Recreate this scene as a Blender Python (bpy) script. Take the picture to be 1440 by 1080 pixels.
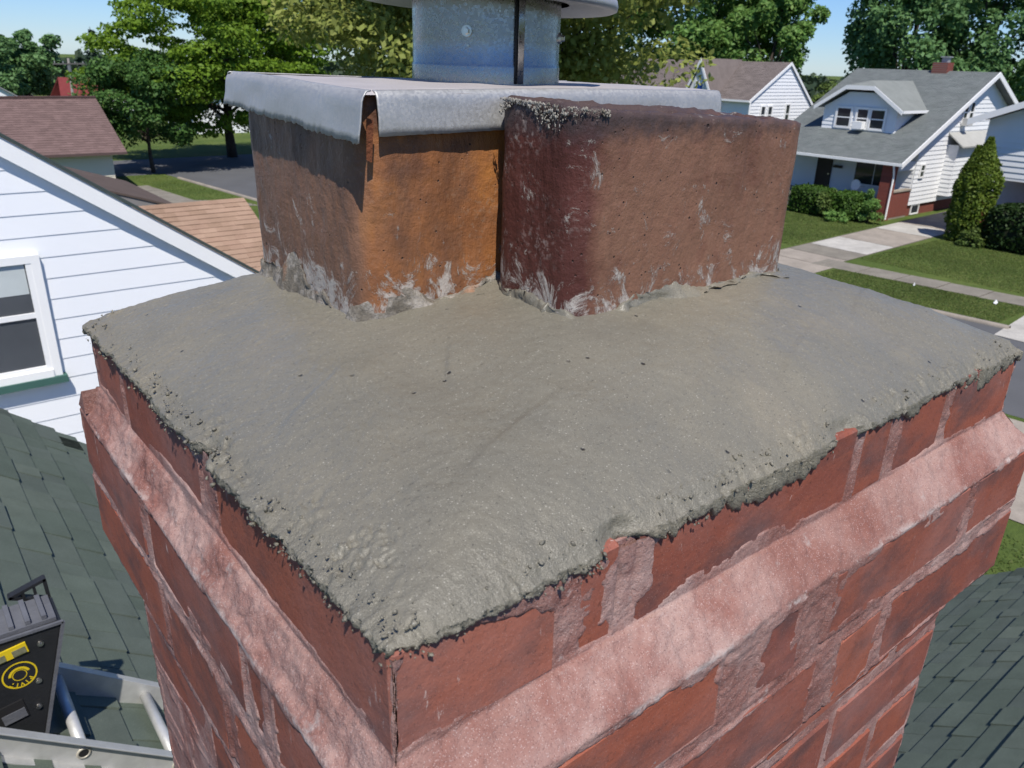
import bpy, math, random
import numpy as np
from mathutils import Vector, Matrix

# ------------------------------------------------------------------ camera, sky, sun, exposure
for o in list(bpy.data.objects):
    bpy.data.objects.remove(o, do_unlink=True)
S = bpy.context.scene
COL = S.collection
ZN = 7.29                      # height of the chimney's brick top above the street
F_PX, PITCH, ROLL, YAW = 1102.0, math.radians(22.5), math.radians(1.75), math.radians(50.6)
FWD = Vector((math.cos(YAW), math.sin(YAW), 0)); RGT = Vector((math.sin(YAW), -math.cos(YAW), 0)); UPV = Vector((0, 0, 1))
ez = FWD*math.cos(PITCH) - UPV*math.sin(PITCH)
dn = -UPV*math.cos(PITCH) - FWD*math.sin(PITCH)
ex = RGT*math.cos(ROLL) - dn*math.sin(ROLL)
ey = RGT*math.sin(ROLL) + dn*math.cos(ROLL)
CAM = Vector((-0.1177, -0.2109, ZN + 0.2118))
cd = bpy.data.cameras.new('camera'); cam = bpy.data.objects.new('camera', cd); COL.objects.link(cam)
m = Matrix((ex, -ey, -ez)).transposed().to_4x4(); m.translation = CAM
cam.matrix_world = m
cd.sensor_width = 36.0; cd.lens = F_PX/1440*36; cd.clip_start = 0.02; cd.clip_end = 3000
cd.dof.use_dof = True; cd.dof.focus_distance = 0.60; cd.dof.aperture_fstop = 25.0
S.camera = cam

SUN = Vector((-0.25, -0.46, 0.85)).normalized()      # direction to the sun
elev = math.asin(SUN.z)
w = bpy.data.worlds.new('World'); S.world = w; w.use_nodes = True
nt = w.node_tree; nt.nodes.clear()
sky = nt.nodes.new('ShaderNodeTexSky'); sky.sky_type = 'NISHITA'; sky.sun_disc = False
sky.sun_elevation = elev; sky.sun_rotation = math.atan2(SUN.x, SUN.y)
sky.air_density = 1.0; sky.dust_density = 0.0; sky.ozone_density = 5.0
bg = nt.nodes.new('ShaderNodeBackground'); bg.inputs[1].default_value = 0.095
wo = nt.nodes.new('ShaderNodeOutputWorld')
tint = nt.nodes.new('ShaderNodeMix'); tint.data_type = 'RGBA'; tint.blend_type = 'MULTIPLY'; tint.inputs[0].default_value = 1.0; tint.inputs[7].default_value = (0.54, 0.70, 1.0, 1)
nt.links.new(sky.outputs[0], tint.inputs[6]); nt.links.new(tint.outputs[2], bg.inputs[0]); nt.links.new(bg.outputs[0], wo.inputs[0])
sd = bpy.data.lights.new('sun', 'SUN'); sd.energy = 4.2; sd.angle = math.radians(0.53); sd.color = (1.0, 0.945, 0.86)
so = bpy.data.objects.new('sun', sd); COL.objects.link(so)
so.rotation_euler = (-SUN).to_track_quat('-Z', 'Y').to_euler()
so.location = (0, 0, 30)
S.view_settings.view_transform = 'Standard'; S.view_settings.look = 'None'
S.view_settings.exposure = 0.40; S.view_settings.gamma = 1.0; S.view_settings.use_curve_mapping = False

# ------------------------------------------------------------------ noise and helpers
RS = np.random.RandomState
_P = RS(7).rand(4096)
def vnoise(x, y, z=0.0):
    x = np.asarray(x, float); y = np.asarray(y, float); z = np.asarray(z, float) + 0*x
    xi, yi, zi = np.floor(x).astype(int), np.floor(y).astype(int), np.floor(z).astype(int)
    fx, fy, fz = x-xi, y-yi, z-zi
    fx, fy, fz = [t*t*(3-2*t) for t in (fx, fy, fz)]
    def h(a, b, c):
        k = (a*73856093) ^ (b*19349663) ^ (c*83492791)
        k = (k ^ (k >> 13))*1274126177
        return _P[(k ^ (k >> 16)) & 4095]
    r = 0
    for dx in (0, 1):
        for dy in (0, 1):
            for dz in (0, 1):
                r = r + h(xi+dx, yi+dy, zi+dz)*(fx if dx else 1-fx)*(fy if dy else 1-fy)*(fz if dz else 1-fz)
    return r*2-1
def fbm(x, y, z=0.0, oct=4, gain=0.5):
    r = 0; a = 1.0; fq = 1.0
    for i in range(oct):
        r = r + a*vnoise(np.asarray(x)*fq+i*17.3, np.asarray(y)*fq+i*9.1, np.asarray(z)*fq+i*5.7); a *= gain; fq *= 2.03
    return r
def sstep(a, b, x):
    t = np.clip((x-a)/(b-a), 0, 1); return t*t*(3-2*t)

def tag(o, label=None, cat=None, group=None, kind=None):
    if label: o['label'] = label
    if cat: o['category'] = cat
    if group: o['group'] = group
    if kind: o['kind'] = kind
    return o
def empty(name, loc=(0, 0, 0)):
    o = bpy.data.objects.new(name, None); COL.objects.link(o); o.location = loc; o.empty_display_size = 0.1
    return o
def link(name, me, parent=None):
    o = bpy.data.objects.new(name, me); COL.objects.link(o)
    if parent is not None:
        o.parent = parent; o.matrix_parent_inverse = world_of(parent).inverted()
    return o
def world_of(o):
    mt = Matrix.LocRotScale(o.location, o.rotation_euler, o.scale)
    if o.parent is not None: mt = world_of(o.parent) @ o.matrix_parent_inverse @ mt
    return mt
def grid_mesh(name, P, mat, parent=None, smooth=True, closeu=False, closev=False):
    """P: (n, m, 3) array of points"""
    n, mm = P.shape[:2]
    idx = np.arange(n*mm).reshape(n, mm)
    if closeu: idx = np.vstack([idx, idx[:1]])
    if closev: idx = np.hstack([idx, idx[:, :1]])
    q = np.stack([idx[:-1, :-1], idx[1:, :-1], idx[1:, 1:], idx[:-1, 1:]], -1).reshape(-1, 4)
    return np_mesh(name, P.reshape(-1, 3), q, mat, parent, smooth)
def np_mesh(name, V, Q, mat, parent=None, smooth=False):
    me = bpy.data.meshes.new(name)
    V = np.ascontiguousarray(V, dtype=np.float32); Q = np.ascontiguousarray(Q, dtype=np.int32)
    k = Q.shape[1]
    me.vertices.add(len(V)); me.vertices.foreach_set('co', V.ravel())
    me.loops.add(Q.size); me.loops.foreach_set('vertex_index', Q.ravel())
    me.polygons.add(len(Q)); me.polygons.foreach_set('loop_start', np.arange(0, Q.size, k, dtype=np.int32))
    if smooth: me.polygons.foreach_set('use_smooth', np.ones(len(Q), dtype=bool))
    me.update(calc_edges=True); me.validate()
    if mat: me.materials.append(mat)
    return link(name, me, parent)

class MB:
    """collects simple shapes into one mesh"""
    def __init__(s): s.v = []; s.f = []
    def poly(s, pts, faces):
        b = len(s.v); s.v += [tuple(p) for p in pts]; s.f += [tuple(b+i for i in f) for f in faces]; return s
    def quad(s, a, b, c, d): return s.poly([a, b, c, d], [(0, 1, 2, 3)])
    def box(s, lo, hi):
        x0, y0, z0 = lo; x1, y1, z1 = hi
        return s.poly([(x0,y0,z0),(x1,y0,z0),(x1,y1,z0),(x0,y1,z0),(x0,y0,z1),(x1,y0,z1),(x1,y1,z1),(x0,y1,z1)],
                      [(3,2,1,0),(4,5,6,7),(0,1,5,4),(1,2,6,5),(2,3,7,6),(3,0,4,7)])
    def obox(s, c, ax, ay, az, hx, hy, hz):
        c, ax, ay, az = map(Vector, (c, ax, ay, az)); P = []
        for kz in (-1, 1):
            for kx, ky in ((-1,-1),(1,-1),(1,1),(-1,1)):
                P.append(c + ax*hx*kx + ay*hy*ky + az*hz*kz)
        return s.poly(P, [(3,2,1,0),(4,5,6,7),(0,1,5,4),(1,2,6,5),(2,3,7,6),(3,0,4,7)])
    def prism(s, pts, d):
        n = len(pts); d = Vector(d); P = [Vector(p) for p in pts]; P += [p+d for p in P]
        F = [tuple(range(n))[::-1], tuple(range(n, 2*n))] + [(i, (i+1) % n, n+(i+1) % n, n+i) for i in range(n)]
        return s.poly(P, F)
    def tube(s, a, b, ra, rb=None, n=8, cap=True):
        rb = ra if rb is None else rb; a = Vector(a); b = Vector(b); d = (b-a).normalized()
        u = d.orthogonal().normalized(); v = d.cross(u); P = []
        for c, r in ((a, ra), (b, rb)):
            for i in range(n):
                t = 2*math.pi*i/n; P.append(c+u*(r*math.cos(t))+v*(r*math.sin(t)))
        F = [(i, (i+1) % n, n+(i+1) % n, n+i) for i in range(n)]
        if cap: F += [tuple(range(n))[::-1], tuple(range(n, 2*n))]
        return s.poly(P, F)
    def build(s, name, mat, parent=None, smooth=False, bevel=0):
        me = bpy.data.meshes.new(name); me.from_pydata(s.v, [], s.f)
        me.materials.append(mat); me.update()
        if smooth:
            for p in me.polygons: p.use_smooth = True
        o = link(name, me, parent)
        if bevel:
            md = o.modifiers.new('bevel', 'BEVEL'); md.width = bevel; md.segments = 2; md.limit_method = 'ANGLE'
        return o

# ------------------------------------------------------------------ materials
MATS = {}
def N_(nt, t, **kw):
    n = nt.nodes.new('ShaderNode'+t)
    for k, v in kw.items(): setattr(n, k, v)
    return n
class MT:
    def __init__(s, name, rough=0.8, spec=0.3, metal=0.0):
        s.m = bpy.data.materials.new(name); s.m.use_nodes = True; s.nt = s.m.node_tree
        s.b = s.nt.nodes['Principled BSDF']; s.out = s.nt.nodes['Material Output']
        s.b.inputs['Roughness'].default_value = rough; s.b.inputs['Specular IOR Level'].default_value = spec
        s.b.inputs['Metallic'].default_value = metal
        s._co = None; MATS[name] = s.m
    def L(s, a, b): s.nt.links.new(a, b)
    def co(s, kind='Object'):
        n = N_(s.nt, 'TexCoord'); return n.outputs[kind]
    def mapped(s, scale=(1,1,1), kind='Object', rnd=False):
        mp = N_(s.nt, 'Mapping'); s.L(s.co(kind), mp.inputs[0]); mp.inputs['Scale'].default_value = scale
        if rnd:
            oi = N_(s.nt, 'ObjectInfo'); ml = N_(s.nt, 'Math', operation='MULTIPLY'); s.L(oi.outputs['Random'], ml.inputs[0]); ml.inputs[1].default_value = 37.0
            s.L(ml.outputs[0], mp.inputs['Location'])
        return mp.outputs[0]
    def noise(s, vec, scale, detail=4, rough=0.55, dist=0.0):
        n = N_(s.nt, 'TexNoise'); s.L(vec, n.inputs['Vector']); n.inputs['Scale'].default_value = scale
        n.inputs['Detail'].default_value = detail; n.inputs['Roughness'].default_value = rough; n.inputs['Distortion'].default_value = dist
        return n.outputs['Fac']
    def voro(s, vec, scale, feature='F1', out='Distance'):
        n = N_(s.nt, 'TexVoronoi', feature=feature); s.L(vec, n.inputs['Vector']); n.inputs['Scale'].default_value = scale
        return n.outputs[out]
    def ramp(s, fac, stops, interp='LINEAR'):
        r = N_(s.nt, 'ValToRGB'); r.color_ramp.interpolation = interp; e = r.color_ramp.elements
        while len(e) < len(stops): e.new(0.5)
        for i, (p, c) in enumerate(stops):
            e[i].position = p; e[i].color = (*c, 1) if hasattr(c, '__len__') else (c, c, c, 1)
        s.L(fac, r.inputs[0]); return r.outputs[0]
    def mix(s, fac, a, b, mode='MIX'):
        n = N_(s.nt, 'Mix', data_type='RGBA', blend_type=mode)
        for sock, v in ((n.inputs[0], fac), (n.inputs[6], a), (n.inputs[7], b)):
            if hasattr(v, 'links'): s.L(v, sock)
            elif hasattr(v, '__len__'): sock.default_value = (*v, 1)
            else: sock.default_value = v
        return n.outputs[2]
    def math(s, op, a, b=0.0, clamp=False):
        n = N_(s.nt, 'Math', operation=op); n.use_clamp = clamp
        for sock, v in ((n.inputs[0], a), (n.inputs[1], b)):
            if hasattr(v, 'links'): s.L(v, sock)
            else: sock.default_value = v
        return n.outputs[0]
    def sep(s, vec):
        n = N_(s.nt, 'SeparateXYZ'); s.L(vec, n.inputs[0]); return n.outputs
    def bump(s, h, strength=0.4, dist=0.01, prev=None):
        n = N_(s.nt, 'Bump'); s.L(h, n.inputs['Height']); n.inputs['Strength'].default_value = strength; n.inputs['Distance'].default_value = dist
        if prev is not None: s.L(prev, n.inputs['Normal'])
        s.L(n.outputs[0], s.b.inputs['Normal']); return n.outputs[0]
    def color(s, c):
        if hasattr(c, 'links'): s.L(c, s.b.inputs['Base Color'])
        else: s.b.inputs['Base Color'].default_value = (*c, 1)
        return s
    def rough(s, r): s.L(r, s.b.inputs['Roughness']); return s
    def grains(s, vec, scale, keep, size=0.42):
        n = N_(s.nt, 'TexVoronoi'); s.L(vec, n.inputs['Vector']); n.inputs['Scale'].default_value = scale
        b = N_(s.nt, 'RGBToBW'); s.L(n.outputs['Color'], b.inputs[0])
        return s.math('MULTIPLY', s.math('LESS_THAN', n.outputs['Distance'], size), s.math('LESS_THAN', s.math('FRACT', s.math('MULTIPLY', b.outputs[0], 7.31)), keep))
    def rnd(s):
        oi = N_(s.nt, 'ObjectInfo'); gi = N_(s.nt, 'NewGeometry')
        return s.math('FRACT', s.math('ADD', oi.outputs['Random'], gi.outputs['Random Per Island']))
def simple(name, c, rough=0.7, var=0.12, scale=3.0, bump=0.0, bscale=60, spec=0.3, metal=0.0, bdist=0.005):
    t = MT(name, rough, spec, metal); v = t.mapped()
    n = t.noise(v, scale, 5)
    t.color(t.mix(n, [x*(1-var*1.6) for x in c], [min(1, x*(1+var*1.6)) for x in c]))
    if bump: t.bump(t.noise(v, bscale, 4), bump, bdist)
    return t.m

# ================================================================== CHIMNEY
def mat_brick():
    t = MT('brick_clay', 0.82, 0.25)
    v = t.mapped(rnd=True); v2 = t.mapped((1, 1, 2.5), rnd=True)
    r = N_(t.nt, 'ObjectInfo').outputs['Random']
    base = t.ramp(r, [(0.0, (0.215, 0.066, 0.044)), (0.35, (0.275, 0.080, 0.046)), (0.7, (0.195, 0.066, 0.050)), (1.0, (0.31, 0.095, 0.054))])
    n1 = t.noise(t.mapped((1, 1, 1.8), rnd=True), 15, 5, 0.6)
    c = t.mix(t.ramp(n1, [(0.46, 0), (0.66, 0.85)]), base, (0.100, 0.052, 0.048))
    n2 = t.noise(v2, 34, 5, 0.6)
    c = t.mix(t.ramp(n2, [(0.50, 0), (0.80, 0.5)]), c, (0.33, 0.10, 0.052))
    sp = t.noise(v, 310, 3, 0.6)
    c = t.mix(t.ramp(sp, [(0.60, 0), (0.72, 0.45)]), c, (0.03, 0.016, 0.015))
    c = t.mix(t.math('MULTIPLY', t.grains(v, 1500, 0.10, 0.4), 0.35), c, (0.42, 0.26, 0.22))
    c = t.mix(t.math('MULTIPLY', t.grains(t.mapped((1.1, .9, 1), rnd=True), 1200, 0.12, 0.4), 0.45), c, (0.04, 0.02, 0.018))
    haze = t.noise(v, 9, 6, 0.65)
    c = t.mix(t.ramp(haze, [(0.46, 0), (0.74, 0.32)]), c, (0.36, 0.22, 0.20))
    scuff = t.math('MULTIPLY', t.ramp(t.noise(t.mapped((2.4, 2.4, 0.7), rnd=True), 60, 6, 0.75), [(0.63, 0), (0.70, 1)]), t.ramp(t.noise(v, 13, 2), [(0.50, 0), (0.62, 1)]))
    c = t.mix(scuff, c, (0.50, 0.38, 0.34))
    t.color(c)
    h = t.math('ADD', t.math('MULTIPLY', t.noise(v, 330, 5, 0.7), 0.5), t.noise(v, 60, 5, 0.6))
    t.bump(h, 0.55, 0.0016)
    return t.m
def mat_mortar():
    t = MT('pink_mortar', 0.92, 0.15); v = t.mapped()
    n = t.noise(v, 14, 6, 0.6)
    c = t.ramp(n, [(0.30, (0.19, 0.078, 0.062)), (0.42, (0.26, 0.132, 0.110)), (0.55, (0.35, 0.226, 0.198)), (0.8, (0.42, 0.312, 0.278))])
    n2 = t.noise(v, 45, 5, 0.7)
    c = t.mix(t.ramp(n2, [(0.35, 0.3), (0.52, 0)]), c, (0.22, 0.085, 0.068))
    c = t.mix(t.ramp(t.noise(v, 5.5, 3, 0.5), [(0.38, 0.6), (0.54, 0)]), c, (0.20, 0.090, 0.072))
    g = t.noise(v, 420, 3, 0.7)
    c = t.mix(t.ramp(g, [(0.30, 0.5), (0.42, 0)]), c, (0.16, 0.085, 0.078))
    c = t.mix(t.ramp(g, [(0.62, 0), (0.75, 0.5)]), c, (0.55, 0.43, 0.42))
    c = t.mix(t.math('MULTIPLY', t.grains(v, 1400, 0.2, 0.4), 0.4), c, (0.54, 0.44, 0.42))
    c = t.mix(t.math('MULTIPLY', t.grains(t.mapped((1.1, 0.9, 1)), 1100, 0.2, 0.4), 0.5), c, (0.15, 0.072, 0.062))
    zz_ = t.math('ADD', t.sep(t.co())[2], -ZN)
    lb = t.math('SUBTRACT', 1.0, t.math('MULTIPLY', t.math('ABSOLUTE', t.math('ADD', zz_, t.math('ADD', 0.0755, t.math('MULTIPLY', t.noise(v, 60, 4, 0.7), 0.012)))), 330.0), True)
    lb = t.math('MULTIPLY', lb, t.ramp(t.noise(v, 30, 6, 0.75), [(0.48, 0), (0.56, 0.7)]))
    c = t.mix(lb, c, (0.50, 0.44, 0.41))
    gy = t.math('MULTIPLY', t.ramp(t.noise(v, 30, 5, 0.7), [(0.62, 0), (0.7, 1)]), 0.6)
    c = t.mix(gy, c, (0.42, 0.38, 0.36))
    t.color(c)
    h = t.math('ADD', t.math('MULTIPLY', t.noise(v, 300, 4, 0.75), 0.7), t.noise(v, 70, 5, 0.65))
    t.bump(h, 0.8, 0.0022)
    return t.m
WX_, WY_ = 0.602, 0.486
def mat_crown():
    t = MT('wet_mortar', 0.5, 0.45); v = t.mapped()
    n = t.noise(v, 6, 5, 0.6, 0.4); n2 = t.noise(v, 30, 5, 0.6)
    c = t.ramp(n, [(0.3, (0.160, 0.149, 0.117)), (0.5, (0.200, 0.180, 0.133)), (0.7, (0.232, 0.200, 0.144))])
    c = t.mix(t.ramp(n2, [(0.3, 0.25), (0.7, 0)]), c, (0.095, 0.094, 0.082))
    damp = t.noise(v, 3.2, 4, 0.55, 0.6)
    c = t.mix(t.ramp(damp, [(0.42, 0.45), (0.58, 0)]), c, (0.138, 0.134, 0.113))
    g = t.noise(v, 520, 3, 0.7)
    c = t.mix(t.ramp(g, [(0.28, 0.7), (0.40, 0)]), c, (0.05, 0.047, 0.04))
    c = t.mix(t.ramp(g, [(0.66, 0), (0.76, 0.6)]), c, (0.24, 0.23, 0.20))
    c = t.mix(t.math('MULTIPLY', t.grains(v, 1500, 0.16, 0.4), 0.38), c, (0.36, 0.34, 0.28))
    c = t.mix(t.math('MULTIPLY', t.grains(t.mapped((1.13, 0.93, 1)), 1300, 0.18, 0.4), 0.45), c, (0.09, 0.084, 0.068))
    c = t.mix(t.math('MULTIPLY', t.grains(t.mapped((0.9, 1.2, 1)), 800, 0.05, 0.34), 0.5), c, (0.42, 0.40, 0.34))
    pit = t.voro(v, 55); pm = t.math('MULTIPLY', t.ramp(pit, [(0.05, 1), (0.09, 0)]), t.ramp(t.noise(v, 17, 2), [(0.50, 0), (0.56, 1)]))
    c = t.mix(pm, c, (0.025, 0.023, 0.02))
    t.color(c)
    t.rough(t.math('ADD', t.ramp(t.noise(v, 22, 6, 0.7), [(0.3, 0.26), (0.7, 0.48)]), t.ramp(damp, [(0.42, 0.0), (0.6, 0.12)])))
    # trowel strokes, and grit that coarsens towards the torn edge
    x_, y_, z_ = t.sep(t.co())
    de = t.math('MINIMUM', t.math('MINIMUM', x_, t.math('SUBTRACT', WX_, x_)), t.math('MINIMUM', y_, t.math('SUBTRACT', WY_, y_)))
    em = t.ramp(t.math('ADD', t.math('MULTIPLY', de, 12.0), t.math('MULTIPLY', t.noise(v, 35, 4), 0.35)), [(0.15, 1), (0.50, 0)])
    st = t.noise(t.mapped((1.0, 3.5, 1)), 16, 3, 0.55, 0.5)
    h = t.math('ADD', t.math('MULTIPLY', t.noise(v, 420, 3, 0.75), 0.22), t.math('MULTIPLY', st, 0.45))
    h = t.math('ADD', h, t.math('MULTIPLY', t.noise(v, 110, 3, 0.6), 0.15))
    h = t.math('SUBTRACT', h, t.math('MULTIPLY', pm, 0.6))
    h = t.math('ADD', h, t.math('MULTIPLY', t.math('MULTIPLY', em, t.noise(v, 620, 3, 0.7)), 0.75))
    b1 = t.bump(h, 0.6, 0.0026)
    t.bump(t.noise(v, 1100, 2, 0.6), 0.35, 0.0007, b1)
    return t.m
M_BRICK, M_MORTAR, M_CROWN = mat_brick(), mat_mortar(), mat_crown()

chimney = tag(empty('chimney', (0.30, 0.24, ZN-2.05)), 'corbelled red brick chimney with pink mortar joints and fresh grey mortar crown', 'chimney')
PX, PY = 0.015, 0.025            # how far the corbel courses stand out on the left and right faces
WX, WY = 0.602, 0.486            # plan of the top course
BR = random.Random(3)
BTRI = None
def brick(lo, hi, jit=0.0012):
    lo = Vector(lo); hi = Vector(hi); c = (lo+hi)/2; h = (hi-lo)/2; b = 0.0028
    P = []; rj = lambda: BR.uniform(-jit, jit)
    # a box with every edge chamfered: 24 vertices
    ids = {}
    for sx in (-1, 1):
        for sy in (-1, 1):
            for sz in (-1, 1):
                j = Vector((rj(), rj(), rj()))
                for a in range(3):
                    p = Vector((sx*(h.x-b), sy*(h.y-b), sz*(h.z-b))); p[a] = (sx, sy, sz)[a]*h[a]
                    bb = b*BR.uniform(0.2, 0.9)
                    for k in range(3):
                        if k != a: p[k] += (sx, sy, sz)[k]*(b-bb) * 0.5
                    ids[(sx, sy, sz, a)] = len(P); P.append(p+j)
    F = []
    for a in range(3):
        u, v = [(1, 2), (2, 0), (0, 1)][a]
        for s in (-1, 1):
            q = []
            for su, sv in ((-1,-1),(1,-1),(1,1),(-1,1)):
                k = [0, 0, 0]; k[a] = s; k[u] = su; k[v] = sv; q.append(ids[(*k, a)])
            F.append(q if s > 0 else q[::-1])
        # edges along axis a, between faces u and v
        for su in (-1, 1):
            for sv in (-1, 1):
                k0 = [0, 0, 0]; k0[u] = su; k0[v] = sv; k0[a] = -1; k1 = list(k0); k1[a] = 1
                q = [ids[(*k0, u)], ids[(*k1, u)], ids[(*k1, v)], ids[(*k0, v)]]
                F.append(q if su*sv < 0 else q[::-1])
    for sx in (-1, 1):
        for sy in (-1, 1):
            for sz in (-1, 1):
                q = [ids[(sx, sy, sz, 0)], ids[(sx, sy, sz, 1)], ids[(sx, sy, sz, 2)]]
                F.append(q if sx*sy*sz > 0 else q[::-1])
    me = bpy.data.meshes.new('brick'); me.from_pydata([tuple(p) for p in P], [], F); me.materials.append(M_BRICK); me.update()
    o = bpy.data.objects.new('brick', me); COL.objects.link(o); o.parent = chimney
    o.matrix_parent_inverse = world_of(chimney).inverted(); o.location = c
    return o
# courses: (top, bottom) relative to the brick top, stand-out of left face / right face
COURSES = [(0.0, -0.0565, 0, 0), (-0.083, -0.136, PX, PY), (-0.148, -0.207, PX, PY)]
z = -0.219
while z > -0.56: COURSES.append((z, z-0.057, -0.004, -0.002)); z -= 0.0685
SH_TOP = z
# brick lengths on the right face (x) and the left face (y), from the near corner
RIGHT = [[(0, .087), (.099, .126), (.141, .345), (.354, .393), (.407, .478), (.489, WX)],
         [(-PX, .193), (.228, .272), (.305, .500), (.513, WX+PX)],
         [(-PX, .072), (.088, .303), (.331, .390), (.402, WX+PX)]]
LEFT = [[(0, .200), (.226, .388), (.402, WY)],
        [(-PY, .100), (.110, .130), (.141, .318), (.332, WY+PY)],
        [(-PY, .172), (.186, .300), (.313, WY+PY)]]
for k in range(3, len(COURSES)):
    if k % 2:
        RIGHT.append([(0.004, .203), (.215, .305), (.317, .505), (.517, WX)]); LEFT.append([(0.002, .092), (.104, .300), (.312, .395), (.407, WY)])
    else:
        RIGHT.append([(0.004, .094), (.106, .306), (.318, .410), (.422, WX)]); LEFT.append([(0.002, .203), (.215, .305), (.317, WY)])
for k, (zt, zb, px, py) in enumerate(COURSES):
    zt += ZN; zb += ZN
    x0, y0, x1, y1 = -px, -py, WX+px, WY+py
    r, l = RIGHT[k], LEFT[k]
    D = 0.092
    brick((x0, y0, zb), (r[0][1], l[0][1], zt))                       # near corner brick
    for a, b in r[1:]:
        brick((a, y0, zb), (min(b, x1), y0+D, zt))
    for a, b in l[1:]:
        brick((x0, a, zb), (x0+D-0.004, min(b, y1), zt))
    # far faces
    xs = x0+D+0.008
    while xs < x1-0.02:
        e = min(xs+BR.choice([0.2, 0.095]), x1)
        if x1-e < 0.05: e = x1
        brick((xs, y1-D, zb), (e, y1, zt)); xs = e+0.012
    ys = y0+D+0.012
    while ys < y1-D-0.03:
        e = min(ys+BR.choice([0.2, 0.095]), y1-D-0.012)
        if y1-D-0.012-e < 0.05: e = y1-D-0.012
        brick((x1-D, ys, zb), (x1, e, zt)); ys = e+0.012

# the shaft lower down, joined: out of sight behind the corbel
low = MB(); zz = SH_TOP; kk = 0
while zz > -2.45:
    x0, y0 = 0.004, 0.002; off = 0.1*(kk % 2)
    for (ax, a0, a1, fixed) in (('x', x0, WX, y0), ('x', x0, WX, WY-0.09), ('y', y0+.1, WY-.1, x0), ('y', y0+.1, WY-.1, WX-0.09)):
        p = a0-off
        while p < a1:
            s0, s1 = max(p, a0), min(p+0.195, a1)
            if s1-s0 > 0.02:
                if ax == 'x': low.box((s0, fixed, ZN+zz-.057), (s1, fixed+.09, ZN+zz))
                else: low.box((fixed, s0, ZN+zz-.057), (fixed+.09, s1, ZN+zz))
            p += 0.207
    zz -= 0.0685; kk += 1
tag(low.build('brick', M_BRICK, chimney), kind='stuff')
core = MB().box((0.0036, 0.0036, ZN-2.45), (WX-0.008, WY-0.008, ZN-0.002))
core.box((-PX+.008, -PY+.008, ZN-.2), (WX+PX-.008, WY+PY-.008, ZN-.085))
core.build('mortar_core', M_MORTAR, chimney)

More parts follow.
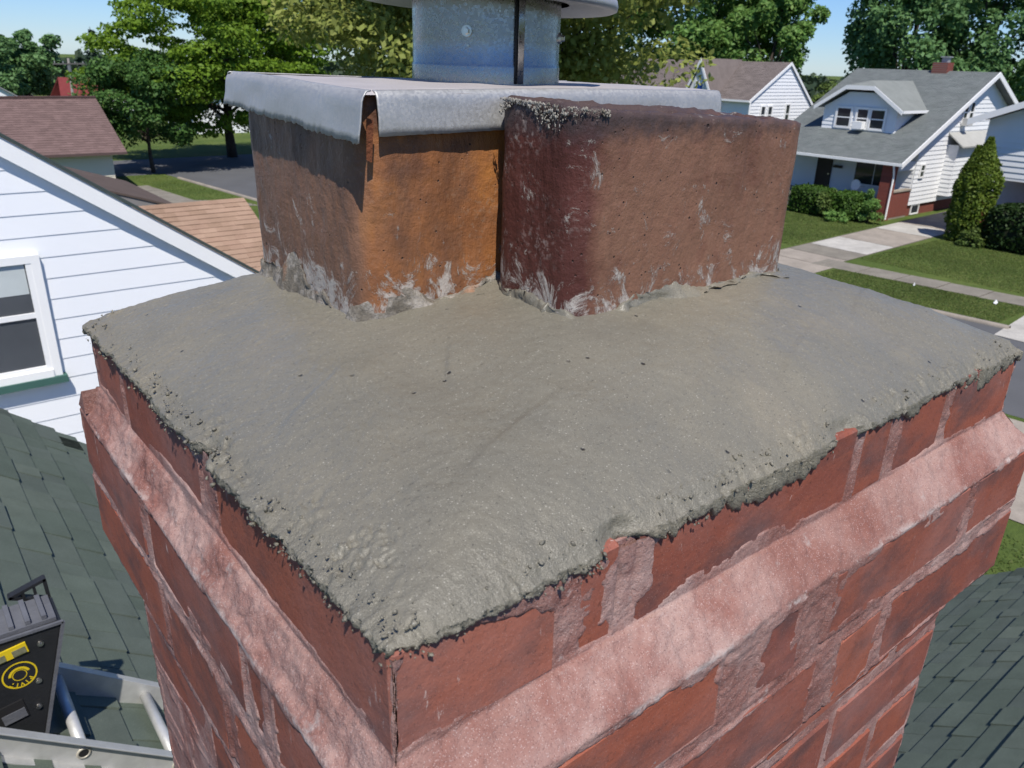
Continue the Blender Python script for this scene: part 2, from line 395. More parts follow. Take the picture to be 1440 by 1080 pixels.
# mortar joints: a sheet that lies behind the brick faces and comes forward in the joints, smeared over the edges
def mortar_sheet(face):
    rows = RIGHT if face == 'R' else LEFT
    P_, W_, Q_ = (PY, WX, PX) if face == 'R' else (PX, WY, PY)
    prof = []        # (out, z, course index or -1 on the wash)
    def seg(o0, z0, o1, z1, st, kind):
        n = max(1, int(math.hypot(o1-o0, z1-z0)/st))
        for i in range(n): t = i/n; prof.append((o0+(o1-o0)*t, z0+(z1-z0)*t, kind))
    st = 0.0017
    seg(0, -0.004, 0, -0.058, st, 0)
    seg(0.001, -0.057, P_-0.006, -0.0745, st, 1)
    seg(P_-0.006, -0.0745, P_+0.0002, -0.0815, st, 1)
    seg(P_, -0.0815, P_, -0.209, st, 2)
    seg(P_, -0.209, -0.003, -0.217, st, 3)
    seg(-0.003, -0.217, -0.003, SH_TOP+0.01, 0.0032, 2)
    prof = np.array(prof)
    out, zc, kd = prof[:, 0], prof[:, 1], prof[:, 2]
    do = np.gradient(out); dz = np.gradient(zc); ln = np.hypot(do, dz); no, nz = -dz/ln, do/ln   # outward normal
    nu = int((W_+2*Q_)/0.0018)
    u = np.linspace(-Q_, W_+Q_, nu)
    U, ZZ = np.meshgrid(u, zc); 
    seed = 11.0 if face == 'R' else 53.0
    # signed distance to the brick rectangles: >0 inside a brick
    sdist = np.full(U.shape, -1.0)
    for k, (zt, zb, px, py) in enumerate(COURSES):
        for a, b in rows[k]:
            dd = np.minimum(np.minimum(U-a, b-U), np.minimum(zt-ZZ, ZZ-zb)); sdist = np.maximum(sdist, dd)
    wob = 0.0022*fbm(U*28, ZZ*40, seed, 3) + 0.0006*fbm(U*240, ZZ*240, seed+3, 2)
    smear = 0.0024 + sstep(0.3, 0.75, fbm(U*16, ZZ*34, seed+9, 4))*0.008 + sstep(0.35, 0.9, fbm(U*8, ZZ*16, seed+5, 3))*0.012
    edge = sdist - smear + wob
    jl = -0.0006 + 0.0010*fbm(U*45, ZZ*45, seed+21, 3) + 0.0005*fbm(U*300, ZZ*300, seed+1, 2)
    jl = np.where(sdist > -0.001, np.maximum(jl, 0.0003+0.0005*fbm(U*140, ZZ*140, seed+2, 2)), jl)
    jl = jl - 0.0013*sstep(0.1, 0.6, fbm(U*30, ZZ*30, seed+41, 3))*(1-sstep(0.0, 0.003, np.abs(sdist+0.001)))
    h = jl*(1-sstep(-0.001, 0.0045, edge)) + (-0.007)*sstep(-0.001, 0.0045, edge)
    K = kd[:, None]
    wash = 0.0006 + 0.0022*fbm(U*12, ZZ*40, seed+31, 4) + 0.0010*fbm(U*130, ZZ*130, seed+7, 3) + 0.0007*fbm(U*420, ZZ*420, seed+17, 2)
    h = np.where(K == 1, wash, h)
    h = np.where(K == 3, -0.003+0*U, h)
    # creep of the wash up the foot of the top course, and its thin lip over the corbel edge
    fl_ = -0.050 + 0.005*fbm(U*16, 0*U, seed+77, 3) + 0.0015*fbm(U*120, ZZ*120, seed+78, 2)
    wf_ = np.where(K == 0, 1-sstep(-0.0015, 0.0035, ZZ-fl_), 0)
    h = np.maximum(h, -0.007+wf_*(0.0073+0.0005*np.abs(fbm(U*60, ZZ*60, seed+8, 3))))
    ll_ = -0.0850 - 0.0045*fbm(U*24, 0*U, seed+71, 4)
    wl_ = np.where((K == 2) & (ZZ > -0.11), sstep(-0.0015, 0.0025, ZZ-ll_), 0)
    h = np.maximum(h, -0.007+wl_*(0.0074+0.0003*fbm(U*90, ZZ*90, seed+4, 3)))
    # the sheet follows the stand-out of the corner too
    span = np.where(ZZ*0+out[:, None] > 0, 1.0, 1.0)
    frac = out[:, None]/P_ if P_ else 0
    lo = -Q_*np.clip(frac, 0, 1); hi = W_ + Q_*np.clip(frac, 0, 1)
    ins = np.where(h < -0.002, 0.009, 0.0)
    UU = np.clip(U, lo+ins, hi-ins)
    O = out[:, None] + h*no[:, None]; Z = zc[:, None] + h*nz[:, None] + ZN
    # ease the sheet back at its outer corners
    if face == 'R': G = np.stack([UU, -O, Z], -1)
    else: G = np.stack([-O, UU, Z], -1)
    return grid_mesh('mortar_joints', G, M_MORTAR, chimney)
mortar_sheet('R'); mortar_sheet('L')
# wash on the two far sides
bk = MB()
bk.prism([(-PX, WY, ZN-.057), (-PX, WY+PY, ZN-.078), (-PX, WY, ZN-.078)], (WX+2*PX, 0, 0))
bk.prism([(WX, 0, ZN-.057), (WX, 0, ZN-.078), (WX+PX, 0, ZN-.078)], (0, WY, 0))
bk.build('mortar_wash', M_MORTAR, chimney)

# ---- the crown
def crown_z(x, y):
    dx = np.maximum(np.minimum(x*0.54, (WX-x)*1.15), 0); dy = np.maximum(np.minimum(y, (WY-y)*2.0), 0)
    edge = np.minimum(dx, dy)
    q = lambda t: np.maximum(t, 1e-5)**-3.0
    d = (q(x*0.54)+q((WX-x)*1.15)+q(y)+q((WY-y)*2.0))**(-1/3.0)
    return edge, 0.0005 + 0.091*(1-np.exp(-d/0.15))
def crown():
    nx, ny = 520, 440
    dn_ = lambda n: (lambda t: t - 0.5*np.sin(2*np.pi*t)/(2*np.pi))(np.linspace(0, 1, n))
    u = dn_(nx); v = dn_(ny)
    Uu, Vv = np.meshgrid(u, v, indexing='ij')
    # ragged outline
    def rag(t, s, amp=0.0045): return amp*0.8*fbm(t*22, 0*t, s, 2) + amp*0.4*fbm(t*130, 0*t, s+4, 3, 0.7)
    xl = -0.0036 + rag(v, 1.0, 0.0018); xr = WX-0.001 + rag(v, 2.0, 0.002)
    yf = -0.0015 + rag(u, 3.0, 0.0018); yb = WY+0.001 + rag(u, 4.0, 0.002)
    # a notch on the right face where the brick top shows
    yf = yf + 0.008*np.exp(-((u*WX-0.128)/0.010)**2) + 0.006*np.exp(-((u*WX-0.33)/0.014)**2)
    xl = xl + 0.009*np.exp(-((v*WY-0.205)/0.010)**2) + 0.003*np.exp(-((v*WY-0.09)/0.02)**2)
    wl = (1-sstep(0, 0.016, Uu)); wr = sstep(0.984, 1.0, Uu); wf = 1-sstep(0, 0.020, Vv); wb = sstep(0.980, 1, Vv)
    X = Uu*WX + wl*xl[None, :]*1.0 + wr*(xr-WX)[None, :]
    Y = Vv*WY + wf*yf[:, None] + wb*(yb-WY)[:, None]
    d, Z = crown_z(Uu*WX, Vv*WY)
    Z += 0.0030*sstep(0, 0.008, d)                                   # rounded lip
    Z += sstep(0.0, 0.05, d)*(0.0032*fbm(X*9, Y*7, 5.0, 3) + 0.0012*fbm(X*24, Y*18, 8.0, 3))
    rough = 1-sstep(0.002, 0.022, d+0.006*fbm(X*20, Y*20, 2.5, 2))
    gr = np.maximum(0, fbm(X*480, Y*480, 9.3, 2)); cl_ = sstep(0.0, 0.5, fbm(X*38, Y*38, 4.4, 2))
    Z += rough*(0.0007*fbm(X*120, Y*120, 3.3, 2) + (0.0003+0.0011*cl_)*gr + 0.0012*cl_*fbm(X*260, Y*260, 6.1, 2) - 0.0016*cl_*sstep(0.45, 0.75, fbm(X*210, Y*210, 2.2, 2)))
    Z += 0.00035*fbm(X*260, Y*260, 1.3, 2)
    # trowel edges
    for (ax_, ay_, bx_, by_, hgt, wd) in ((.06, .05, .19, .10, .0016, .006), (.02, .16, .10, .22, .0014, .005), (.30, .03, .44, .09, .0013, .006), (.12, .12, .16, .20, .0014, .004), (.42, .05, .56, .12, .0012, .004)):
        ex_, ey_ = bx_-ax_, by_-ay_; L2 = ex_*ex_+ey_*ey_
        tt = np.clip(((X-ax_)*ex_+(Y-ay_)*ey_)/L2, 0, 1); q = ((X-ax_)*ey_-(Y-ay_)*ex_)/math.sqrt(L2) + 0.004*np.sin(tt*5)
        Z += hgt*sstep(-wd, 0, q)*(1-sstep(0, wd*7, q))*np.sin(np.pi*np.clip(((X-ax_)*ex_+(Y-ay_)*ey_)/L2, 0, 1))
    near = np.exp(-(X**2+Y**2)/0.03**2); X = X+0.0015*near; Y = Y+0.0015*near
    top = np.stack([X, Y, Z+ZN], -1)
    idx = np.arange(nx*ny).reshape(nx, ny)
    Q = np.stack([idx[:-1, :-1], idx[1:, :-1], idx[1:, 1:], idx[:-1, 1:]], -1).reshape(-1, 4)
    ring = np.concatenate([idx[:, 0], idx[-1, 1:], idx[-2::-1, -1], idx[0, -2:0:-1]])
    V = [top.reshape(-1, 3)]
    rp = top.reshape(-1, 3)[ring]
    n = len(ring)
    nrm = np.zeros((n, 2)); a0 = nx-1
    nrm[:nx] = (0, -1); nrm[nx:nx+ny-1] = (1, 0); nrm[nx+ny-1:nx+ny-1+nx-1] = (0, 1); nrm[nx+ny-1+nx-1:] = (-1, 0)
    for it in range(6): nrm = (nrm+np.roll(nrm, 1, 0)+np.roll(nrm, -1, 0))/3
    s = np.cumsum(np.r_[0, np.linalg.norm(np.diff(rp[:, :2], axis=0), axis=1)])
    right = np.clip(-nrm[:, 1], 0, 1)
    drop = 0.0045 + 0.012*right*sstep(-0.5, 0.8, fbm(s*16, 0*s, 61.0, 3)) + 0.0030*fbm(s*70, 0*s, 62.0, 3, 0.7) + 0.0022*fbm(s*300, 0*s, 64.0, 2)
    drop = drop*(1-0.72*np.exp(-(rp[:, 0]**2+rp[:, 1]**2)/0.06**2))
    drop = np.maximum(drop, 0.0045)
    prev = ring; base = len(top.reshape(-1, 3))
    for j, (o, t) in enumerate(((0.0003, 0.15), (0.0008, 0.40), (0.0008, 0.68), (0.0004, 0.9), (-0.0012, 1.0), (-0.012, 0.8))):
        lump = 0.0008*fbm(s*190, 0*s+j*0.9, 70.0, 2)+0.0011*fbm(s*480, 0*s+j*1.7, 75.0, 2)
        pp = rp.copy(); pp[:, :2] += nrm*(o+np.where(j < 5, lump, 0))[:, None]; pp[:, 2] -= drop*t + 0.0008*fbm(s*240, 0*s+j, 71.0, 2)
        V.append(pp); cur = np.arange(base, base+n); base += n
        Q = np.vstack([Q, np.stack([prev, cur, np.roll(cur, -1), np.roll(prev, -1)], -1)]); prev = cur
    o = np_mesh('mortar_crown', np.vstack(V), Q, M_CROWN, chimney, True)
    tag(o, 'wet grey trowelled mortar crown with ragged crumbly edges')
    return rp, nrm
RIM, RIMN = crown()

# crumbs along the ragged edge
def crumbs():
    rng = RS(21); V = []; F = []
    ico = [(0, 0, -1), (.72, -.53, -.45), (-.28, -.85, -.45), (-.89, 0, -.45), (-.28, .85, -.45), (.72, .53, -.45), (.28, -.85, .45), (-.72, -.53, .45), (-.72, .53, .45), (.28, .85, .45), (.89, 0, .45), (0, 0, 1)]
    fc = [(0,1,2),(1,0,5),(0,2,3),(0,3,4),(0,4,5),(1,5,10),(2,1,6),(3,2,7),(4,3,8),(5,4,9),(1,10,6),(2,6,7),(3,7,8),(4,8,9),(5,9,10),(6,10,11),(7,6,11),(8,7,11),(9,8,11),(10,9,11)]
    ico = np.array(ico)
    seg = np.linalg.norm(np.roll(RIM[:, :2], -1, 0)-RIM[:, :2], axis=1); cdf = np.cumsum(seg)/seg.sum()
    cnt = 0
    for i in range(2600):
        k = int(np.searchsorted(cdf, rng.rand())) % len(RIM); p = RIM[k].copy(); nr = RIMN[k]
        if (nr[0] > 0.5 or nr[1] > 0.5) and rng.rand() < 0.7: continue
        cl = float(vnoise(p[0]*26, p[1]*26, 3.0))+0.5*float(vnoise(p[0]*90, p[1]*90, 8.0))
        if cl < 0.05 and rng.rand() < 0.8: continue
        r = 0.0004+0.0010*rng.rand()**3
        off = rng.uniform(-0.012, 0.001) if rng.rand() < 0.55 else rng.uniform(-0.002, 0.003)
        p[:2] += nr*off
        if off < -0.002: p[2] = ZN + float(crown_z(p[0:1], p[1:2])[1][0]) + 0.0030 + 0.2*r
        else: p[2] -= rng.uniform(0, 0.009)
        b = cnt*12; cnt += 1
        V.append(p + ico*r*rng.uniform(0.35, 1.5, (12, 1))*rng.uniform(0.6, 1.5, 3))
        F += [(b+a, b+c, b+d) for a, c, d in fc]
    o = np_mesh('mortar_crumb', np.vstack(V), np.array(F), M_CROWN, chimney, False); tag(o, kind='stuff')
crumbs()

# ---- flue tiles
def mat_flue(which):
    t = MT('fired_clay_'+which, 0.6, 0.4)
    v = t.mapped(); x, y, z = t.sep(t.co())
    n = t.noise(v, 12, 5, 0.6); nf = t.noise(v, 120, 4, 0.6); ns = t.noise(t.mapped((1, 1, 0.12)), 60, 4, 0.6)
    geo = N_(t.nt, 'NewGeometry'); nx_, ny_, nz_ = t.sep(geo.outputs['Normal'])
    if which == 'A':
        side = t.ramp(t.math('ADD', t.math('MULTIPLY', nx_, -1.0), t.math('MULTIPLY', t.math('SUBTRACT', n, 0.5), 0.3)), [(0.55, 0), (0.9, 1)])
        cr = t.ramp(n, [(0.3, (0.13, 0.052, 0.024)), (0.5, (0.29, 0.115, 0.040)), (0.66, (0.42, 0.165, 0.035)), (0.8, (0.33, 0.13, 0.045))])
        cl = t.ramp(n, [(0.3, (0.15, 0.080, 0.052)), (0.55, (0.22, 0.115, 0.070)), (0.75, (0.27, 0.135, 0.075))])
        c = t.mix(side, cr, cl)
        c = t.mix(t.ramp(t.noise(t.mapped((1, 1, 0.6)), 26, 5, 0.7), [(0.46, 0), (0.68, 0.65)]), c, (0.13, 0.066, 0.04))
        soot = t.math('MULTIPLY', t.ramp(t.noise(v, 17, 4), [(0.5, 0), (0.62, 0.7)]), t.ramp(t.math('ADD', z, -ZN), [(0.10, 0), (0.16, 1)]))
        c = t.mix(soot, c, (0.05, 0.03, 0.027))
    else:
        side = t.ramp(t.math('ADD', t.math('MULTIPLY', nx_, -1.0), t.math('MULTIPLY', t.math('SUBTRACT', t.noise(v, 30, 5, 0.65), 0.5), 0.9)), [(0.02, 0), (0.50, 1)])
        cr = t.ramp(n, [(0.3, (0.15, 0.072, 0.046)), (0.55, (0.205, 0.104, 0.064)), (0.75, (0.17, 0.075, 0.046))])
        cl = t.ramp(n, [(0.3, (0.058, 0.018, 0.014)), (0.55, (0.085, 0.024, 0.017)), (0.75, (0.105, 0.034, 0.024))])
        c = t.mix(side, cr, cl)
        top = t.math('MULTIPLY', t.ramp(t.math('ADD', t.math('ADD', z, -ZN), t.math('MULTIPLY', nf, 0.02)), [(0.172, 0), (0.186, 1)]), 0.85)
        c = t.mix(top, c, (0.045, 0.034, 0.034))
    c = t.mix(t.ramp(ns, [(0.55, 0), (0.75, 0.35)]), c, (0.07, 0.03, 0.02))
    # dark flecks and pits
    vo = t.voro(v, 170); pm = t.math('MULTIPLY', t.ramp(vo, [(0.08, 1), (0.16, 0)]), t.ramp(t.noise(v, 70, 2), [(0.52, 0), (0.60, 1)]))
    pm = t.math('MAXIMUM', pm, t.math('MULTIPLY', t.ramp(t.voro(v, 48), [(0.05, 1), (0.08, 0)]), t.ramp(t.noise(v, 30, 2), [(0.54, 0), (0.58, 1)])))
    c = t.mix(pm, c, (0.03, 0.015, 0.012))
    # white mortar and efflorescence splashed near the foot
    zr = t.math('ADD', z, -ZN)
    foot = t.ramp(zr, [(0.040, 1.0), (0.068, 0.55), (0.085, 0.12), (0.14, 0.0)])
    sp = t.noise(t.mapped((1.0, 1.0, 0.8)), 42, 8, 0.8, 0.6)
    wm = t.ramp(t.math('ADD', sp, t.math('MULTIPLY', foot, 0.155)), [(0.595, 0), (0.67, 0.85)])
    c = t.mix(wm, c, (0.43, 0.40, 0.36))
    fl = t.noise(v, 260, 3, 0.6)
    if which == 'B': fl = t.math('ADD', fl, t.math('MULTIPLY', t.math('SUBTRACT', side, 0.75), 0.12))
    haze = t.math('MULTIPLY', t.ramp(fl, [(0.54, 0), (0.70, 0.5)]), t.ramp(t.noise(v, 22, 3), [(0.46, 0), (0.66, 1)]))
    c = t.mix(haze, c, (0.36, 0.29, 0.26) if which == 'B' else (0.30, 0.19, 0.12))
    t.color(c)
    t.rough(t.ramp(n, [(0.3, 0.45), (0.7, 0.75)]))
    h = t.math('ADD', t.math('MULTIPLY', t.noise(v, 150, 4, 0.7), 0.9), t.math('MULTIPLY', t.noise(t.mapped((1, 1, 0.3)), 300, 3, 0.7), 0.55))
    h = t.math('SUBTRACT', h, t.math('MULTIPLY', pm, 0.9)); h = t.math('ADD', h, t.math('MULTIPLY', wm, 0.5))
    t.bump(h, 0.6, 0.0020)
    return t.m
def rrect(x0, y0, x1, y1, r, n_side=70, n_c=14):
    pts = []; nr = []
    C = [((x0+r, y0+r), math.pi), ((x1-r, y0+r), 1.5*math.pi), ((x1-r, y1-r), 0), ((x0+r, y1-r), .5*math.pi)]
    for i, (c, a0) in enumerate(C):
        for k in range(n_c):
            a = a0+.5*math.pi*k/(n_c-1); pts.append((c[0]+r*math.cos(a), c[1]+r*math.sin(a))); nr.append((math.cos(a), math.sin(a)))
        c2, a2 = C[(i+1) % 4]; p = np.array(pts[-1]); q = np.array((c2[0]+r*math.cos(a2), c2[1]+r*math.sin(a2)))
        for k in range(1, n_side):
            pts.append(tuple(p+(q-p)*k/n_side)); nr.append(nr[-1])
    return np.array(pts), np.array(nr)
def flue(x0, y0, x1, y1, r, ztop, mat, label, seed, chip):
    pts, nr = rrect(x0, y0, x1, y1, r)
    s = np.arange(len(pts))*0.01
    nz = 56; P = []
    top = ztop(pts[:, 0], pts[:, 1]) + chip*0.55*fbm(pts[:, 0]*70, pts[:, 1]*70, seed, 4, 0.65)
    for k in range(nz):
        t = k/(nz-1); zz = -0.02+(top+0.02)*t
        d = 0.0009*fbm(pts[:, 0]*28, pts[:, 1]*28, zz*20+seed, 3) + 0.00045*fbm(pts[:, 0]*160, pts[:, 1]*160, zz*60+seed, 3)
        lo = np.concatenate([pts+nr*d[:, None], (zz+ZN)[:, None]], 1); P.append(lo)
    chm = 0.0022*np.abs(fbm(pts[:, 0]*60, pts[:, 1]*60, seed+3, 3))+0.0012
    P.append(np.concatenate([pts-nr*chm[:, None], (top+0.0016+ZN)[:, None]], 1))
    P.append(np.concatenate([pts-nr*0.010, (top+0.0012*fbm(pts[:, 0]*120, pts[:, 1]*120, seed+6, 2)+0.002+ZN)[:, None]], 1))
    P.append(np.concatenate([pts-nr*0.017, (top-0.002+ZN)[:, None]], 1))
    P.append(np.concatenate([pts-nr*0.018, (top*0-0.02+ZN)[:, None]], 1))
    o = grid_mesh('flue_tile', np.array(P), mat, chimney, True, closev=True)
    return tag(o, label)
MFA, MFB = mat_flue('A'), mat_flue('B')
FA = (0.130, 0.2510, 0.462, 0.446); FB = (0.228, 0.149, 0.478, 0.2425)
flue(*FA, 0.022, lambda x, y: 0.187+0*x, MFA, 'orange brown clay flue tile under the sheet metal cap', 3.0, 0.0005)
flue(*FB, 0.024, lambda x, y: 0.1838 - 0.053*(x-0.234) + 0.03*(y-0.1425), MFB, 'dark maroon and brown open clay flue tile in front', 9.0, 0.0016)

# ragged old mortar where the flues meet the crown
def mat_oldm():
    t = MT('old_grey_mortar', 0.95, 0.1); v = t.mapped()
    n = t.noise(v, 60, 5, 0.7)
    c = t.ramp(n, [(0.3, (0.10, 0.088, 0.068)), (0.48, (0.19, 0.17, 0.14)), (0.62, (0.36, 0.33, 0.29)), (0.8, (0.48, 0.44, 0.40))])
    c = t.mix(t.ramp(t.noise(v, 26, 4), [(0.56, 0), (0.66, 0.8)]), c, (0.33, 0.15, 0.07))
    t.color(c); t.bump(t.noise(v, 260, 5, 0.75), 0.9, 0.003); return t.m
M_OLD = mat_oldm()
def zc_est(x, y): return crown_z(x, y)[1]+0.0030
def fillet(box, r, seed, mat, hgt, wid, name):
    pts, nr = rrect(*box, r, 90, 16)
    s = np.cumsum(np.r_[0, np.linalg.norm(np.diff(pts, axis=0), axis=1)])
    H = hgt*(0.55+0.8*np.clip(fbm(s*26, 0*s, seed, 4, 0.6), -0.6, 1)); Wd = wid*(0.6+0.7*np.clip(fbm(s*32, 0*s, seed+5, 3), -0.6, 1))
    if name == 'old_mortar': H = H + 0.02*np.exp(-((pts[:, 0]-box[0])/0.004)**2)*np.exp(-((pts[:, 1]-(box[1]+0.115))/0.022)**2)
    P = []
    for j, (o, t) in enumerate(((-0.002, 1.0), (0.18, 0.93), (0.45, 0.66), (0.75, 0.34), (1.0, 0.08), (1.25, -0.35))):
        lump = 0.0016*fbm(s*150, 0*s+j*1.1, seed+8, 3)
        q = pts + nr*((Wd*o+ (lump if j else 0))[:, None])
        z0 = zc_est(q[:, 0], q[:, 1])
        P.append(np.concatenate([q, (z0+H*t+0.0010*fbm(s*210, 0*s+j*2.0, seed+9, 2)+ZN)[:, None]], 1))
    return grid_mesh(name, np.array(P), mat, chimney, True, closev=True)
fillet(FA, 0.022, 31.0, M_OLD, 0.017, 0.0075, 'old_mortar')
fillet(FA, 0.022, 44.0, M_CROWN, 0.002, 0.012, 'mortar_fillet')
fillet(FB, 0.024, 36.0, M_CROWN, 0.007, 0.009, 'mortar_fillet')
# dried mortar dabbed on the rim of the open flue
def dab():
    rng = RS(5); V = []; F = []
    for i in range(520):
        t = rng.rand(); 
        if t < 0.75: p = np.array((FB[0]-0.001, FB[1]+0.022+0.06*rng.rand(), 0)); nn = np.array((-1, 0, 0))
        else: a = rng.rand()*1.57; p = np.array((FB[0]+0.022*(1-math.cos(a))-0.001, FB[1]+0.022*(1-math.sin(a))-0.001, 0)); nn = np.array((-.7, -.7, 0))
        zt = 0.1838-0.053*(p[0]-0.234)+0.03*(p[1]-0.1425)
        r = 0.0003+0.0007*rng.rand()**2
        p[2] = ZN+zt+0.0010-0.016*rng.rand()**1.8*(0.12+0.9*abs(float(vnoise(p[1]*70, p[0]*70, 1.0))))
        a, b = np.meshgrid(np.linspace(0, 2*np.pi, 7)[:-1], np.linspace(0, np.pi, 5), indexing='ij')
        sp = np.stack([np.sin(b)*np.cos(a)*0.5, np.sin(b)*np.sin(a), np.cos(b)*1.2], -1)*r*rng.uniform(0.4, 1.6, a.shape)[..., None]
        base = sum(len(q) for q in V); V.append((p+sp).reshape(-1, 3)); idx = np.arange(30).reshape(6, 5)+base
        idx = np.vstack([idx, idx[:1]]); F.append(np.stack([idx[:-1, :-1], idx[1:, :-1], idx[1:, 1:], idx[:-1, 1:]], -1).reshape(-1, 4))
    t = MT('dried_mortar', 0.95, 0.1); v = t.mapped(); t.color(t.ramp(t.noise(v, 150, 4), [(0.35, (0.16, 0.145, 0.12)), (0.6, (0.36, 0.34, 0.30))])); t.bump(t.noise(v, 300, 4), 0.7, 0.002)
    tag(np_mesh('dried_mortar', np.vstack(V), np.vstack(F), t.m, chimney, True), kind='stuff')
dab()

# ================================================================== CHIMNEY CAP
def mat_galv(name, dark=1.0, sc=160, rough=0.42, metal=0.45):
    t = MT(name, rough, 0.5, metal); v = t.mapped()
    vc = t.voro(v, sc, out='Color'); g = N_(t.nt, 'RGBToBW'); t.L(vc, g.inputs[0])
    n = t.noise(v, 18, 5, 0.6)
    c = t.ramp(t.math('ADD', t.math('MULTIPLY', g.outputs[0], 0.28), t.math('MULTIPLY', n, 0.62)), [(0.2, [x*dark for x in (0.43, 0.43, 0.42)]), (0.55, [x*dark for x in (0.53, 0.53, 0.52)]), (0.85, [x*dark for x in (0.62, 0.62, 0.61)])])
    st = t.noise(t.mapped((1, 1, 0.3)), 35, 5, 0.7)
    c = t.mix(t.ramp(st, [(0.6, 0), (0.75, 0.5)]), c, (0.42, 0.40, 0.37))
    t.color(c); t.rough(t.ramp(g.outputs[0], [(0.1, rough-0.06), (0.9, rough+0.16)]))
    t.bump(t.math('ADD', t.math('MULTIPLY', g.outputs[0], 0.3), t.noise(v, 90, 4)), 0.25, 0.001)
    return t.m
M_GALV = mat_galv('galvanised_sheet', 0.80, 600, 0.45); M_PIPE = mat_galv('galvanised_pipe', 0.62, 500, 0.24, 0.88)
M_RUST = simple('rusty_edge', (0.16, 0.055, 0.025), 0.9, 0.3, 60, 0.4, 200)
M_DUST = simple('dusty_galvanised', (0.46, 0.43, 0.42), 0.62, 0.12, 25, 0.2, 90, metal=0.35)
cap = tag(empty('flue_cover', (0.30, 0.337, ZN+0.187)), 'galvanised sheet metal chimney cap with round vent pipe and hood on the flue', 'chimney cap')
CX0, CX1, CY0, CY1 = 0.1262, 0.490, 0.2470, 0.456
CZ = 0.1915
def capz(x, y):
    return CZ + 0.0035*np.exp(-(((x-0.30)/0.12)**2+((y-0.335)/0.09)**2)) + 0.010*sstep(0.24, 0.44, y)*np.clip((0.3-x)/0.18, 0, 1)*0.45
gx, gy = np.meshgrid(np.linspace(CX0, CX1, 60), np.linspace(CY0, CY1, 40), indexing='ij')
gz = capz(gx, gy) + 0.0006*fbm(gx*25, gy*25, 4.0, 3)
e = np.minimum(np.minimum(gx-CX0, CX1-gx), np.minimum(gy-CY0, CY1-gy)); gz -= 0.0030*(1-sstep(0, 0.008, e))**2
grid_mesh('top_plate', np.stack([gx, gy, gz+ZN], -1), M_DUST, cap)
def skirt(a, b, nrm, ztop, drop, flare, seed, ragged, bow=0.0, name='skirt', n=220):
    a = np.array(a); b = np.array(b); t = np.linspace(0, 1, n); P = []
    pos = a[None]+(b-a)[None]*t[:, None]; nv = np.array(nrm)
    zt = ztop(pos[:, 0], pos[:, 1]) - 0.0030
    dr = drop(t) + ragged*(0.45*fbm(t*5, 0*t, seed, 2)+0.9*fbm(t*60, 0*t, seed+2, 3, 0.75))
    for j, (s, o) in enumerate(((0, -0.0045), (0, -0.0015), (0.05, 0.0005), (0.12, 0.0012), (0.3, 0.0016), (0.55, 0.002), (0.8, 0.0022), (1.0, 0.0024))):
        off = o + flare*s + bow*np.sin(np.pi*t)*s + 0.0007*fbm(t*7, 0*t+s*2, seed+4, 2)
        zz = zt - dr*s + (0.0030 if j == 0 else 0.0024 if j == 1 else 0.0008 if j == 2 else 0)
        P.append(np.concatenate([pos+nv[None]*off[:, None] if hasattr(off, 'shape') else pos+nv[None]*off, (zz+ZN)[:, None]], 1))
    P = np.array(P)
    o = grid_mesh(name, P, M_GALV, cap)
    md = o.modifiers.new('thick', 'SOLIDIFY'); md.thickness = 0.0009; md.offset = -1
    return o
skirt((0.1415, CY0), (CX1-0.004, CY0), (0, -1), capz, lambda t: 0.0245-0.002*t, 0.0006, 3.0, 0.0002)
sk = skirt((CX0, 0.2335), (CX0, CY1), (-1, 0), capz, lambda t: 0.0268-0.006*t, 0.0018, 8.0, 0.0010, 0.0006)
tag(sk, 'bent skirt side with a torn ragged lower edge')
skirt((CX1, CY0+0.004), (CX1, CY1), (1, 0), capz, lambda t: 0.023+0*t, 0.001, 13.0, 0.0003)
skirt((CX0, CY1), (CX1, CY1), (0, 1), capz, lambda t: 0.023+0*t, 0.001, 17.0, 0.0003)
# torn corner tab
MB().prism([(0.1325, 0.2435, ZN+0.176), (0.1375, 0.2435, ZN+0.174), (0.1375, 0.2475, ZN+0.148), (0.1335, 0.2475, ZN+0.150)], (0.0005, 0.0012, 0)).build('corner_tab', M_RUST, cap)
# pipe
PC = (0.301, 0.345); PR = 0.0600; ZB = CZ+0.0028
ang = np.linspace(0, 2*np.pi, 129)[:-1]; zs = np.array([-0.006, 0, 0.0006, 0.0012, 0.0115, 0.0125, 0.014, 0.03, 0.05, 0.07, 0.09])
rr = np.array([PR+.0004]*5 + [PR+0.0002, PR-0.0004, PR-0.0004, PR-0.0004, PR-0.0004, PR-0.0004])
A_, Z_ = np.meshgrid(ang, zs); R_ = rr[:, None] + 0.00045*fbm(np.cos(A_)*3, np.sin(A_)*3, Z_*25, 3)
pipe = grid_mesh('vent_pipe', np.stack([PC[0]+R_*np.cos(A_), PC[1]+R_*np.sin(A_), ZN+ZB+Z_], -1), M_PIPE, cap, True, closev=True)
def on_pipe(deg, z, r=PR):
    a = math.atan2(CAM.y-PC[1], CAM.x-PC[0]) + math.radians(deg); return Vector((PC[0]+r*math.cos(a), PC[1]+r*math.sin(a), ZN+ZB+z)), Vector((math.cos(a), math.sin(a), 0))
def strip(d0, d1, z0, z1, r0, name, mat, par, n=8):
    P = []
    for z in (z0, z1):
        P.append([tuple(on_pipe(d0+(d1-d0)*k/n, z, r0)[0]) for k in range(n+1)])
    o = grid_mesh(name, np.array(P), mat, par); md = o.modifiers.new('thick', 'SOLIDIFY'); md.thickness = 0.0012; md.offset = -1; return o
strip(22.5, 27, 0.0, 0.09, PR+0.0016, 'seam', M_PIPE, pipe)
